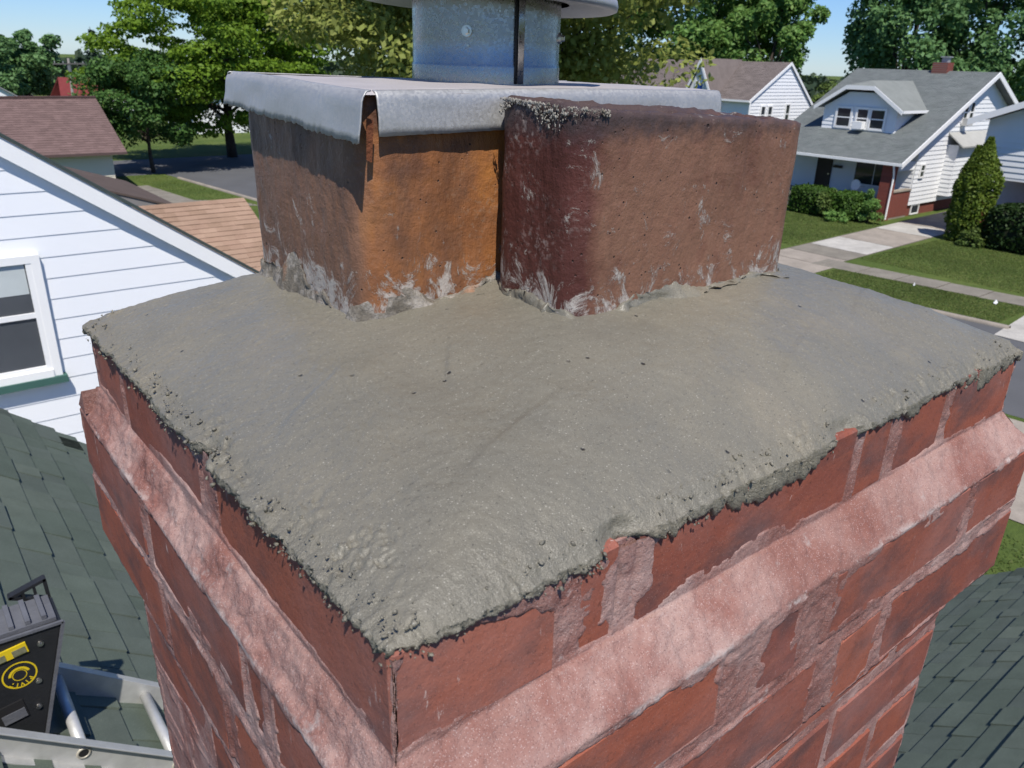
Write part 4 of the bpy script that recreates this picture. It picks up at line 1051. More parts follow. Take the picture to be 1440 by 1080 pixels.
def nw():
    to3 = faceY(NY-.008); x1, x0 = 0.915, 0.05; z0, z1 = 4.565, 5.62
    o = window(nb, to3, x0, z0, x1, z1, fw=0.075, mid=False, glass=mat_glass('dark_screen_glass', (0.05, 0.055, 0.062)))
    mb = MB(); P = lambda a, b, c, d, o0, o1: mb.poly([to3(x, y, q) for q in (o0, o1) for x, y in ((a, b), (c, b), (c, d), (a, d))], [(3,2,1,0),(4,5,6,7),(0,1,5,4),(1,2,6,5),(2,3,7,6),(3,0,4,7)])
    zm = 5.12
    P(x0, zm-.025, x1-.05, zm+.025, .03, .05); P(x1-.05, z0, x1, z1, .03, .055); P(x0, z0, x1-.05, z0+.04, .03, .05)
    mb.build('sash', M_TRIM, o)
    MB().poly([to3(x0, 5.33, .034), to3(x1-.06, 5.33, .034), to3(x1-.06, z1, .034), to3(x0, z1, .034)], [(0, 1, 2, 3)]).build('blind', simple('pale_blind', (0.46, 0.50, 0.50), 0.8), o)
    q = MB(); q.poly([to3(x, y, d) for d in (0, .10) for x, y in ((x0-.1, z0-.145), (x1+.11, z0-.145), (x1+.11, z0-.075), (x0-.1, z0-.075))], [(3,2,1,0),(4,5,6,7),(0,1,5,4),(1,2,6,5),(2,3,7,6),(3,0,4,7)])
    q.build('sill', simple('green_painted_sill', (0.05, 0.12, 0.10), 0.6), o)
nw()

# ---- tan roofed garage behind the neighbour
tg = tag(empty('garage', (5, 17, 0)), 'garage with light tan shingle roof just left of the flue', 'garage')
TY = 18.2; tr_z = 4.33
M_TAN = mat_shingle('tan_shingle', [(0.26, 0.175, 0.125), (0.34, 0.235, 0.175), (0.30, 0.20, 0.148)], 0.25)
a, b, c, d = (1.0, TY-3.0, tr_z-1.9), (6.95, TY-3.0, tr_z-1.9), (6.7, TY, tr_z), (1.0, TY, tr_z)
shingle_courses('roof_shingle', a, b, c, d, (0, -.53, .85), 0.143, 0.02, M_TAN, tg)
MB().prism([a, b, c, d], (0, 0, -.06)).build('roof', M_TAN, tg)
MB().prism([(1.0, TY, tr_z), (6.7, TY, tr_z), (6.95, TY+3, tr_z-1.9), (1.0, TY+3, tr_z-1.9)], (0, 0, -.06)).build('roof', M_TAN, tg)
MB().box((1.2, TY-2.7, 0), (6.6, TY+2.7, tr_z-1.8)).prism([(6.6, TY-2.7, tr_z-1.8), (6.6, TY+2.7, tr_z-1.8), (6.5, TY, tr_z-.1)], (-.2, 0, 0)).build('wall', M_WHITE, tg)
# ---- small dark brown gable between
dg = tag(empty('shed', (5, 25, 0)), 'dark brown shed gable with grey edge behind the white house', 'shed')
MB().prism([(2.2, 25, 4.62), (7.1, 25, 3.02), (7.1, 25, 2.82), (2.2, 25, 4.42)], (0, .12, 0)).build('rake_board', simple('weathered_grey_board', (0.22, 0.21, 0.21), 0.8), dg)
MB().prism([(2.2, 24.97, 4.63), (7.2, 24.97, 3.0), (7.2, 31, 3.0), (2.2, 31, 4.63)], (0, 0, .06)).build('roof', roofmat('brown_shingle_dark', (0.11, 0.085, 0.075)), dg)
MB().prism([(2.2, 25.1, 0), (6.7, 25.1, 0), (6.7, 25.1, 2.95), (2.2, 25.1, 4.4)], (0, 5, 0)).build('wall', simple('dark_brown_boards', (0.075, 0.042, 0.034), 0.8), dg)
MB().prism([(2.2, 25, 4.62), (-2.6, 25, 3.02), (-2.6, 31, 3.02), (2.2, 31, 4.62)], (0, 0, .06)).build('roof', roofmat('brown_shingle_dark2', (0.11, 0.085, 0.075)), dg)
MB().prism([(2.2, 25.1, 0), (-2.3, 25.1, 0), (-2.3, 25.1, 2.95), (2.2, 25.1, 4.4)], (0, 5, 0)).build('wall', simple('dark_brown_boards2', (0.075, 0.042, 0.034), 0.8), dg)

# ---- long brown roofed house at the corner
bh = tag(empty('house', (5, 53, 0)), 'low cream house with a long brown roof at the street corner', 'house')
M_BRR = roofmat('brown_shingle', (0.155, 0.105, 0.098))
shingle_courses('roof_shingle', (-8, 49.1, 2.05), (11.75, 49.1, 2.05), (11.5, 53.4, 4.75), (-8, 53.4, 4.75), (0, -.53, .85), 0.2, 0.02, M_BRR, bh)
MB().prism([(-8, 49.1, 2.05), (11.75, 49.1, 2.05), (11.5, 53.4, 4.75), (-8, 53.4, 4.75)], (0, 0, -.12)).build('roof', M_BRR, bh)
MB().prism([(-8, 57.7, 2.05), (11.75, 57.7, 2.05), (11.5, 53.4, 4.75), (-8, 53.4, 4.75)], (0, 0, -.12)).build('roof', M_BRR, bh)
MB().box((-8, 53.25, 4.73), (11.5, 53.55, 4.82)).build('ridge_cap', simple('brown_ridge', (0.09, 0.055, 0.05), 0.9), bh)
MB().box((-8, 49.05, 1.93), (11.75, 49.2, 2.06)).build('gutter', simple('brown_gutter', (0.10, 0.065, 0.06), 0.6), bh)
MB().box((-8, 49.72, 0), (11.05, 57.1, 2.1)).prism([(11.05, 49.72, 2.0), (11.05, 57.1, 2.0), (11.05, 53.4, 4.5)], (-.2, 0, 0)).build('wall', simple('cream_vinyl', (0.60, 0.55, 0.45), 0.6, 0.03), bh)
wall_siding('siding', [(-8, 0.1), (11.08, 0.1), (11.08, 2.0), (-8, 2.0)], 0.2, faceY(49.70), simple('cream_siding', (0.62, 0.57, 0.47), 0.6, 0.03), bh)

# ---- white bungalow across the street
M_GRR = mat_shingle('grey_shingle', [(0.125, 0.14, 0.138), (0.155, 0.172, 0.168), (0.14, 0.152, 0.152)], 0.2)
M_SID = simple('white_lap_siding', (0.76, 0.77, 0.78), 0.55, 0.03, 1.0)
def mat_bw(name, c):
    t = MT(name, 0.85, 0.2); v = t.mapped(); n = N_(t.nt, 'TexBrick'); mp = N_(t.nt, 'Mapping'); t.L(t.co(), mp.inputs[0]); mp.inputs['Rotation'].default_value = (math.radians(90), 0, 0); t.L(mp.outputs[0], n.inputs[0])
    n.inputs['Scale'].default_value = 4.5; n.inputs['Color1'].default_value = (*c, 1); n.inputs['Color2'].default_value = (*[x*.7 for x in c], 1); n.inputs['Mortar'].default_value = (0.2, 0.13, 0.11, 1)
    t.color(n.outputs[0]); return t.m
M_FBR = mat_bw('red_brickwork', (0.22, 0.05, 0.035))
bg_ = tag(empty('house', (49, 24, 0)), 'white bungalow across the street with grey roof, clipped gable dormer and brick porch', 'house')
GYw = 20.25; RY0, RY1 = 19.72, 28.35; RXF, RXR, RXB = 42.0, 51.35, 58.0
bz = lambda x: 3.08+(x-42.0)*0.4825 if x < RXR else 7.59-(x-RXR)*0.46
sh_n = (-.434, 0, .9)
shingle_courses('roof_shingle', (RXF, RY1, bz(RXF)), (RXF, RY0, bz(RXF)), (RXR, RY0, bz(RXR)), (RXR, RY1, bz(RXR)), sh_n, 0.16, 0.015, M_GRR, bg_)
MB().prism([(RXF, RY0, bz(RXF)), (RXR, RY0, bz(RXR)), (RXB, RY0, bz(RXB)), (RXB, RY0, bz(RXB)-.16), (RXR, RY0, bz(RXR)-.17), (RXF, RY0, bz(RXF)-.12)], (0, RY1-RY0, 0)).build('roof', M_GRR, bg_)
for (xa, xb) in ((RXF-.05, RXR), (RXR, RXB)):
    MB().prism([(xa, RY0-.03, bz(xa)+.02), (xb, RY0-.03, bz(xb)+.02), (xb, RY0-.03, bz(xb)-.26), (xa, RY0-.03, bz(xa)-.26)], (0, .05, 0)).build('rake_board', M_TRIM, bg_)
MB().box((RXF-.12, RY0-.05, bz(RXF)-.16), (RXF, RY1, bz(RXF)-.02)).build('gutter', M_TRIM, bg_)
FXw = 44.7
MB().prism([(FXw, GYw+.02, .62), (57.4, GYw+.02, .62), (57.4, GYw+.02, bz(57.4)-.2), (RXR, GYw+.02, bz(RXR)-.2), (FXw, GYw+.02, bz(FXw)-.2)], (0, 7.5, 0)).build('wall', M_SID, bg_)
wall_siding('siding', [(FXw, .62), (57.4, .62), (57.4, bz(57.4)-.2), (RXR, bz(RXR)-.2), (FXw, bz(FXw)-.2)], 0.24, faceY(GYw), M_SID, bg_, out=0.03)
MB().box((44.6, GYw+.08, 0), (57.3, GYw+7.4, .62)).build('foundation', M_FBR, bg_)
wall_siding('siding', [(GYw+.05, .9), (27.75, .9), (27.75, 3.1), (GYw+.05, 3.1)], 0.24, faceX(FXw), M_SID, bg_, out=0.03)
# porch: floor, piers, parapet, door, window
MB().box((42.2, GYw, 0), (44.7, 27.8, .78)).build('porch_floor', M_CONC, bg_)
for yy in (GYw-.02, 27.2): MB().box((42.15, yy, 0), (42.72, yy+.57, 2.98)).build('pier', M_FBR, bg_)
MB().box((42.72, GYw-.01, 0.1), (44.68, GYw+.26, 1.45)).build('parapet', M_FBR, bg_)
MB().box((42.70, GYw-.06, 1.45), (44.68, GYw+.31, 1.53)).build('coping', M_CONC, bg_)
wall_siding('siding', [(42.7, 1.55), (44.68, 1.55), (44.68, 2.98), (42.7, 2.98)][:0] or [(43.0, 2.55), (44.68, 2.55), (44.68, 3.0), (43.0, 3.0)], 0.24, faceY(GYw+.1), M_SID, bg_, out=0.03)
dk = simple('dark_storm_door', (0.03, 0.022, 0.02), 0.4)
dr_ = MB().box((44.60, 25.1, .8), (44.68, 26.05, 2.85)).build('door', dk, bg_); MB().tube((44.58, 25.2, 1.75), (44.53, 25.2, 1.75), .04).build('door_handle', M_STEEL, dr_)
window(bg_, faceX(FXw-.03), 21.35, 1.45, 23.6, 2.75, 0.1, False, mull=1)
MB().box((44.5, 24.45, 2.15), (44.66, 24.95, 2.3)).build('mailbox', dk, bg_)
dsp = MB(); pts = [(41.98, 20.15, 2.95), (42.0, 20.12, 2.8), (42.12, 20.1, 2.35), (42.12, 20.1, .12)]
for p, q in zip(pts, pts[1:]): dsp.tube(p, q, .05, n=8)
dsp.build('downspout', M_TRIM, bg_)
# bay on the side with its small roof
MB().box((48.0, GYw-.62, .95), (53.4, GYw, 3.75)).build('bay', M_SID, bg_)
wall_siding('siding', [(48.0, .95), (53.4, .95), (53.4, 3.75), (48.0, 3.75)], .24, faceY(GYw-.62), M_SID, bg_, out=.03)
wall_siding('siding', [(GYw-.62, .95), (GYw, .95), (GYw, 3.75), (GYw-.62, 3.75)], .24, faceX(48.0), M_SID, bg_, out=.03)
MB().prism([(47.75, GYw-.95, 3.72), (53.7, GYw-.95, 3.72), (53.7, GYw, 4.42), (47.75, GYw, 4.42)], (0, 0, -.08)).build('bay_roof', simple('pale_grey_roofing', (0.36, 0.36, 0.34), 0.8, 0.1), bg_)
to3 = faceY(GYw-.03)
window(bg_, to3, 49.0, 4.95, 49.42, 5.95, .09); window(bg_, to3, 49.75, 4.95, 50.17, 5.95, .09); window(bg_, to3, 45.25, 2.15, 45.65, 2.75, .08)
window(bg_, faceY(GYw+.06), 45.3, .12, 46.1, .55, .07, False)
MB().box((48.95, GYw-.45, 4.75), (49.5, GYw, 5.15)).build('air_conditioner', simple('ac_case', (0.5, 0.5, 0.48), 0.5), bg_)
# dormer
DX = 44.55; DY0, DY1 = 21.78, 26.15; dzb = bz(DX)-.02; dm_ze = 5.62; DYm = (DY0+DY1)/2
dorm = MB(); prof = [(DY0, dzb), (DY1, dzb), (DY1, dm_ze-.1), (DYm+.75, 6.35), (DYm-.75, 6.35), (DY0, dm_ze-.1)]
dorm.prism([(DX+.02, u, v) for u, v in prof], (6, 0, 0)); dorm_o = dorm.build('dormer', M_SID, bg_)
wall_siding('siding', prof, .22, faceX(DX), M_SID, dorm_o, out=.03)
wall_siding('siding', [(DX, dzb), (DX+3.1, bz(DX+3.1)), (DX+3.1, dm_ze), (DX, dm_ze)], .22, faceY(DY0-.001), M_SID, dorm_o, out=.03)
ov = .42; px0 = DX-.42; rt = 6.98; hipx = DX+.75
ecs = [(DY0-.45, dm_ze-.12), (DYm-.82, 6.68), (DYm+.82, 6.68), (DY1+.45, dm_ze-.12)]
dr1 = MB()
xbk = lambda v: 42.0+(v-3.08)/.4825+.25
for s in (0, 1):
    ye, yc = (ecs[0][0], ecs[1][0]) if s == 0 else (ecs[3][0], ecs[2][0])
    P = [(px0, ye, dm_ze-.12), (xbk(dm_ze-.12), ye, dm_ze-.12), (xbk(rt), DYm, rt), (hipx, DYm, rt), (px0, yc, 6.68)]
    n = Vector((0, -.52 if s == 0 else .52, .85)); dr1.prism(P, n*-.1)
dr1.prism([(px0, ecs[1][0], 6.68), (px0, ecs[2][0], 6.68), (hipx, DYm, rt)], (0, 0, -.08))
dr1.build('dormer_roof', mat_shingle('light_grey_shingle', [(0.19, 0.205, 0.195), (0.235, 0.25, 0.235), (0.21, 0.22, 0.21)], 0.2), dorm_o)
tr = MB()
for (p, q) in zip(ecs, ecs[1:]):
    p_, q_ = Vector((px0-.02, *p)), Vector((px0-.02, *q)); tr.prism([p_+Vector((0, 0, .02)), q_+Vector((0, 0, .02)), q_-Vector((0, 0, .2)), p_-Vector((0, 0, .2))], (.05, 0, 0))
tr.build('dormer_trim', M_TRIM, dorm_o)
tr2 = MB(); tr2.box((px0, ecs[0][0]-.08, dm_ze-.24), (xbk(dm_ze), ecs[0][0], dm_ze-.1)); tr2.build('gutter', M_TRIM, dorm_o)
for y0_, y1_ in ((24.45, 25.25), (23.42, 24.02), (22.45, 23.2)): window(dorm_o, faceX(DX-.03), y0_, 4.5, y1_, 5.45, .12)
MB().box((DX-.5, 23.45, 4.42), (DX, 24.0, 4.82)).build('air_conditioner', M_TRIM, dorm_o)
ch_ = MB().box((51.0, 22.55, 7.2), (51.75, 23.45, 8.05)).build('house_chimney', M_FBR, bg_)
MB().box((51.2, 22.7, 8.05), (51.55, 23.05, 8.32)).box((51.1, 22.62, 8.32), (51.65, 23.12, 8.38)).build('vent_cap', M_GALV, ch_)
# white plastic chair on the porch
pc = tag(empty('plastic_chair', (43.3, 22.6, .78)), 'white plastic garden chair on the bungalow porch', 'chair')
arc_ = []
bk_ = MB(); cy, cz_ = 22.6, 1.55
bk_.prism([(43.05, cy+.27*math.cos(a), cz_+.30*math.sin(a)) for a in [2*math.pi*k/18 for k in range(18)]], (.05, 0, 0)); bk_.build('backrest', M_TRIM, pc)
MB().box((43.05, cy-.26, 1.18), (43.5, cy+.26, 1.24)).build('seat', M_TRIM, pc)
for dx_ in (43.08, 43.46):
    for dy_ in (-.23, .21): MB().box((dx_, cy+dy_, .78), (dx_+.04, cy+dy_+.04, 1.19)).build('leg', M_TRIM, pc)
for dy_ in (-.29, .25): MB().box((43.08, cy+dy_, 1.42), (43.5, cy+dy_+.05, 1.46)).build('armrest', M_TRIM, pc)

# ---- house at the right edge
rh = tag(empty('house', (46, 12, 0)), 'white house with overhanging upper storey at the right edge', 'house')
rz = lambda y: 5.42+(16.75-y)*.40 if y > 11.5 else 5.42+(16.75-11.5)*.40-(11.5-y)*.4
M_SID2 = simple('white_lap_siding_cool', (0.70, 0.72, 0.74), 0.55, 0.03, 1.0)
MB().prism([(42.05, 16.05, 3.0), (42.05, 7, 3.0), (42.05, 7, rz(7)-.2), (42.05, 11.5, rz(11.5)-.2), (42.05, 16.05, rz(16.05)-.2)], (9, 0, 0)).build('wall', M_SID2, rh)
wall_siding('siding', [(7, 3.0), (16.05, 3.0), (16.05, rz(16.05)-.2), (11.5, rz(11.5)-.2), (7, rz(7)-.2)], .26, faceX(42.02), M_SID2, rh, out=.035)
for ya, yb in ((16.75, 11.5), (11.5, 6.3)):
    MB().prism([(41.3, ya, rz(ya)), (41.3, yb, rz(yb)), (52, yb, rz(yb)), (52, ya, rz(ya))], (0, 0, .1)).build('roof', M_GRR, rh)
    MB().prism([(41.27, ya, rz(ya)+.1), (41.27, yb, rz(yb)+.1), (41.27, yb, rz(yb)-.2), (41.27, ya, rz(ya)-.2)], (.05, 0, 0)).build('rake_board', M_TRIM, rh)
MB().box((44.6, 7.2, .6), (50.9, 15.9, 3.0)).build('wall', simple('blue_grey_siding', (0.42, 0.47, 0.50), 0.6), rh)
MB().box((42.0, 7.1, 2.86), (44.6, 16.1, 3.0)).build('soffit', M_TRIM, rh)
MB().box((42.1, 15.45, 0), (42.7, 16.05, 2.86)).build('pier', M_FBR, rh); MB().box((42.0, 7.2, 0), (51, 15.95, .6)).build('foundation', M_FBR, rh)
window(rh, faceX(44.58), 13.4, 1.3, 14.2, 2.3, .08)

# ---- house with brown roof further along
h2 = tag(empty('house', (50, 38, 0)), 'white house with steep brown roof and small blue window gable behind the flue', 'house')
hy = 33.0; hxf, hxr, hxb = 46.7, 50.9, 55.4; hz2 = lambda x: 5.42+(x-hxf)*.575 if x < hxr else 5.42+(hxr-hxf)*.575-(x-hxr)*.8
M_BR2 = roofmat('brown_grey_shingle', (0.155, 0.13, 0.12))
MB().prism([(hxf, hy-.12, hz2(hxf)), (hxr, hy-.12, hz2(hxr)), (hxb, hy-.12, hz2(hxb)), (hxb, hy-.12, hz2(hxb)-.1), (hxr, hy-.12, hz2(hxr)-.12), (hxf, hy-.12, hz2(hxf)-.1)], (0, 14, 0)).build('roof', M_BR2, h2)
shingle_courses('roof_shingle', (hxf, hy+13.8, hz2(hxf)), (hxf, hy-.12, hz2(hxf)), (hxr, hy-.12, hz2(hxr)), (hxr, hy+13.8, hz2(hxr)), (-.5, 0, .86), .2, .015, M_BR2, h2)
pl = [(hxf+.25, 0), (hxb-.2, 0), (hxb-.2, hz2(hxb-.2)-.12), (hxr, hz2(hxr)-.14), (hxf+.25, hz2(hxf+.25)-.12)]
MB().prism([(u, hy+.02, v) for u, v in pl], (0, 13.5, 0)).build('wall', M_SID, h2)
wall_siding('siding', pl, .22, faceY(hy), M_SID, h2, out=.03)
for xa, xb in ((hxf, hxr), (hxr, hxb)):
    MB().prism([(xa, hy-.15, hz2(xa)+.02), (xb, hy-.15, hz2(xb)+.02), (xb, hy-.15, hz2(xb)-.18), (xa, hy-.15, hz2(xa)-.18)], (0, .05, 0)).build('rake_board', M_TRIM, h2)
MB().box((hxf-.1, hy-.12, hz2(hxf)-.12), (hxf, hy+13.8, hz2(hxf))).build('gutter', M_TRIM, h2)
MB().tube((hxf+.1, hy-.1, 5.3), (hxf+.1, hy-.1, 0.3), .06).build('downspout', M_TRIM, h2)
for xa in (48.2, 49.0): window(h2, faceY(hy-.03), xa, 3.95, xa+.42, 5.0, .1)
window(h2, faceY(hy-.03), 51.1, 3.9, 51.5, 5.1, .08)
gy_ = 37.0
gd = MB().prism([(hxf-.2, gy_-1.25, 5.2), (hxf-.2, gy_+1.25, 5.2), (hxf-.2, gy_, 7.75)], (4, 0, 0)).build('gable', M_SID2, h2)
for s in (-1, 1): MB().prism([(hxf-.4, gy_, 7.95), (hxf-.4, gy_+s*1.55, 4.9), (hxr, gy_+s*1.55, 4.9), (hxr, gy_, 7.95)], (0, 0, -.1)).build('gable_roof', M_BR2, gd)
for s in (-1, 1): MB().prism([(hxf-.44, gy_, 7.97), (hxf-.44, gy_+s*1.55, 4.95), (hxf-.44, gy_+s*1.55, 4.65), (hxf-.44, gy_, 7.62)], (.04, 0, 0)).build('gable_trim', M_TRIM, gd)
window(gd, faceX(hxf-.21), gy_-.28, 5.25, gy_+.28, 6.35, .12, False, glass=mat_glass('blue_window', (0.02, 0.06, 0.22)))

# ---- far houses and pole on the left
def far_house(x, y, w_, d_, eave, ridge, label, rc, wc, name='far_house'):
    o = tag(empty(name, (x, y, 0)), label, 'house', None)
    MB().box((x-w_/2, y-d_/2, 0), (x+w_/2, y+d_/2, eave)).prism([(x-w_/2, y-d_/2, eave), (x+w_/2, y-d_/2, eave), (x, y-d_/2, ridge)], (0, d_, 0)).build('wall', wc, o)
    for s in (-1, 1): MB().prism([(x, y-d_/2-.3, ridge+.12), (x+s*(w_/2+.4), y-d_/2-.3, eave-.1), (x+s*(w_/2+.4), y+d_/2+.3, eave-.1), (x, y+d_/2+.3, ridge+.12)], (0, 0, -.1)).build('roof', rc, o)
    for k in (-1, 1): window(o, faceY(y-d_/2), x+k*w_*.22-.4, eave*.35, x+k*w_*.22+.4, eave*.35+1.1, .1)
    return o
M_RED = roofmat('red_shingle', (0.20, 0.045, 0.045)); M_PGR = roofmat('pale_grey_shingle', (0.3, 0.31, 0.32))
rhs = tag(empty('far_house', (22, 104, 0)), 'far house with dark red roof left of the green tree', 'house')
MB().prism([(18.2, 100, 1.2), (28, 100, 1.2), (27, 104, 4.1), (19, 104, 4.1)], (0, 0, .15)).build('roof', M_RED, rhs)
MB().prism([(18.2, 108, 1.2), (28, 108, 1.2), (27, 104, 4.1), (19, 104, 4.1)], (0, 0, .15)).build('roof', M_RED, rhs)
MB().box((18.6, 100.5, 0), (27.6, 107.5, 1.5)).build('wall', M_WHITE, rhs)
MB().prism([(22.3, 98.9, 1.0), (25.5, 98.9, 1.0), (23.9, 98.9, 2.9)], (0, 3, 0)).build('front_gable', M_WHITE, rhs)
far_house(11.5, 103, 5.5, 8, 2.3, 4.0, 'far white house half hidden by the trees at left', M_PGR, M_WHITE)
far_house(15.5, 118, 5, 8, 1.6, 3.2, 'small far house with pale grey roof beside the utility pole', M_PGR, M_WHITE)
far_house(30, 84, 9, 8, 2.2, 4.2, 'far white house seen through the locust tree', M_PGR, M_WHITE)
up = tag(empty('utility_pole', (18.9, 98, 0)), 'grey wooden utility pole with crossarm beyond the brown roof', 'utility pole')
MB().tube((18.9, 98, 0), (19.2, 98, 6.3), .16, .12).build('pole', simple('weathered_pole', (0.33, 0.30, 0.27), 0.9), up)
MB().obox((19.15, 97.9, 5.75), (.98, -.15, .03), (.15, .98, 0), (0, 0, 1), 1.5, .06, .07).build('crossarm', simple('dark_crossarm', (0.10, 0.095, 0.09), 0.9), up)
for k in (-1.3, -.5, .6, 1.35): MB().tube((19.15+k*.98, 97.9-k*.15, 5.8), (19.15+k*.98, 97.9-k*.15, 6.0), .05).build('insulator', simple('insulator_grey', (0.3, 0.3, 0.32), 0.4), up)
MB().tube((19.1, 97.7, 5.0), (19.1, 97.7, 5.6), .18).build('transformer', simple('transformer_grey', (0.15, 0.16, 0.17), 0.5), up)

# ---- scraps on the grass
def scrap(x, y, label, s):
    mb = MB(); mb.poly([(x-s, y-s*.6, .03), (x+s, y-s*.4, .06), (x+s*.7, y+s*.6, .12), (x-s*.8, y+s*.5, .05), (x, y, .17)], [(0, 1, 4), (1, 2, 4), (2, 3, 4), (3, 0, 4), (3, 2, 1, 0)])
    tag(mb.build('paper_scrap', M_TRIM), label, 'litter', 'paper scraps on the grass verge')
scrap(30.0, 9.75, 'larger white paper scrap on the verge grass near the right edge', .10); scrap(29.9, 12.6, 'tiny white paper scrap on the verge grass near the pavement', .045)

# ================================================================== TREES AND PLANTS
def mat_leaf(name, cols, trans=0.35):
    t = MT(name, 0.6, 0.25); gi = N_(t.nt, 'NewGeometry'); r = gi.outputs['Random Per Island']
    c = t.ramp(r, [(i/(len(cols)-1), x) for i, x in enumerate(cols)])
    n = t.noise(t.mapped(), 0.35, 3); c = t.mix(t.ramp(n, [(0.35, 0.4), (0.65, 0)]), c, [x*0.6 for x in cols[0]])
    t.color(c)
    tr = N_(t.nt, 'BsdfTranslucent'); t.L(t.mix(0.5, c, [x*1.3 for x in cols[-1]]), tr.inputs[0])
    mx = N_(t.nt, 'MixShader'); mx.inputs[0].default_value = trans; t.L(t.b.outputs[0], mx.inputs[1]); t.L(tr.outputs[0], mx.inputs[2]); t.L(mx.outputs[0], t.out.inputs[0])
    return t.m
M_BARK = simple('bark', (0.07, 0.055, 0.045), 0.95, 0.3, 6, 0.6, 20)
def leaves(name, C, Nrm, size, mat, parent, rng, asp=0.6):
    n = len(C); a = rng.normal(size=(n, 3)); nrm = Nrm + rng.normal(size=(n, 3))*0.75; nrm /= np.linalg.norm(nrm, axis=1)[:, None]
    t = np.cross(nrm, a); t /= np.linalg.norm(t, axis=1)[:, None]; b = np.cross(nrm, t)
    s = (size*rng.uniform(0.55, 1.35, n))[:, None]
    # a bent leaf spray: 4 corners, pointed
    P = np.stack([C-t*s, C-b*s*asp+nrm*s*.12, C+t*s, C+b*s*asp+nrm*s*.12], 1).reshape(-1, 3)
    Q = np.arange(n*4).reshape(n, 4)
    return np_mesh(name, P, Q, mat, parent)
def crown_pts(rng, cc, cr, nclump, nleaf, clump=0.26, shell=0.55, flat=0.7, low=-0.6):
    cc = np.array(cc, float); cr = np.array(cr, float); K = []
    while len(K) < nclump:
        p = rng.normal(size=3); p /= np.linalg.norm(p); p *= shell+(1-shell)*rng.rand()**0.6
        if p[2] < low: continue
        lump = 1+0.22*float(vnoise(p[0]*2.2+cc[0], p[1]*2.2, p[2]*2.2))
        K.append(p*lump)
    K = np.array(K); per = nleaf//nclump; C = []; Nn = []
    for k in K:
        r = clump*rng.uniform(0.6, 1.25); q = rng.normal(size=(per, 3)); q /= np.linalg.norm(q, axis=1)[:, None]
        q[:, 2] = np.abs(q[:, 2])*np.where(rng.rand(per) < 0.7, 1, -1)
        rad = r*rng.uniform(0.55, 1.08, per)[:, None]
        C.append(cc+(k+q*rad*np.array([1, 1, flat]))*cr); Nn.append(q*0.7+np.array([0, 0, 0.7]))
    return np.vstack(C), np.vstack(Nn), cc+K*cr
def tree(name, label, base, cc, cr, mat, seed, nclump=60, nleaf=14000, leaf=0.22, trunk=0.3, group=None, limbs=14, clump=0.26, shell=0.5, flat=0.7, low=-0.6, asp=0.6, cat='tree'):
    rng = RS(seed); o = tag(empty(name, base), label, cat, group)
    C, Nn, K = crown_pts(rng, cc, cr, nclump, nleaf, clump, shell, flat, low)
    leaves('crown', C, Nn, leaf, mat, o, rng, asp)
    tb = MB(); b = Vector(base); fork = b.lerp(Vector(cc), 0.55); fork.x = b.x+(cc[0]-b.x)*.35; fork.y = b.y+(cc[1]-b.y)*.35
    mid = b.lerp(fork, .5)+Vector((rng.uniform(-.1, .1), rng.uniform(-.1, .1), 0)); 
    tb.tube(b, mid, trunk*1.15, trunk*.9, 10); tb.tube(mid, fork, trunk*.9, trunk*.62, 10)
    for i in range(limbs):
        k = Vector(K[rng.randint(len(K))]); e1 = fork.lerp(k, .45)+Vector((0, 0, .25*(k-fork).length*.4))
        tb.tube(fork-Vector((0, 0, rng.uniform(0, .3)*(fork.z-b.z))), e1, trunk*.38, trunk*.22, 6, False); tb.tube(e1, k, trunk*.22, trunk*.05, 6, False)
    tb.build('trunk', M_BARK, o, True); return o
L_LOC = mat_leaf('locust_leaf', [(0.108, 0.203, 0.019), (0.179, 0.287, 0.019), (0.143, 0.239, 0.029)])
L_DK = mat_leaf('dark_leaf', [(0.044, 0.110, 0.024), (0.073, 0.159, 0.034), (0.103, 0.190, 0.044)], .25)
L_MAP = mat_leaf('maple_leaf', [(0.180, 0.224, 0.048), (0.256, 0.300, 0.066), (0.332, 0.361, 0.103)])
L_MID = mat_leaf('green_leaf', [(0.093, 0.199, 0.046), (0.146, 0.275, 0.064), (0.220, 0.345, 0.093)])
L_FAR = mat_leaf('far_leaf', [(0.084, 0.176, 0.063), (0.119, 0.234, 0.077), (0.158, 0.274, 0.099)], .25)
L_CON = mat_leaf('spruce_needles', [(0.033, 0.060, 0.039), (0.045, 0.078, 0.051)], .15)
L_ARB = mat_leaf('arborvitae_leaf', [(0.064, 0.108, 0.011), (0.100, 0.154, 0.014), (0.134, 0.180, 0.022)], .2)
L_HED = mat_leaf('hedge_leaf', [(0.031, 0.073, 0.008), (0.050, 0.109, 0.013), (0.070, 0.137, 0.017)], .2)
L_PALE = mat_leaf('pale_leaf', [(0.091, 0.150, 0.029), (0.130, 0.195, 0.046), (0.169, 0.221, 0.065)])
tree('street_tree', 'small dark green street tree with visible trunk on the corner verge', (14.7, 55.4, 0), (14.7, 55.6, 4.3), (3.5, 3.5, 3.1), L_DK, 3, 60, 18000, .12, .13, low=-.75)
tree('locust_tree', 'large yellow green locust tree with layered drooping branches behind the flue', (22.2, 61.5, 0), (21.0, 58.6, 7.1), (7.4, 7.2, 5.6), L_LOC, 4, 170, 76000, .15, .35, flat=.42, low=-.85, clump=.24, shell=.45, limbs=26)
tree('maple_tree', 'olive green maple tree towering right behind the chimney cap', (13.6, 17.9, 0), (13.5, 17.7, 9.35), (5.0, 5.0, 4.1), L_MAP, 5, 190, 76000, .095, .28, clump=.22, shell=.5, low=-.9, limbs=26)
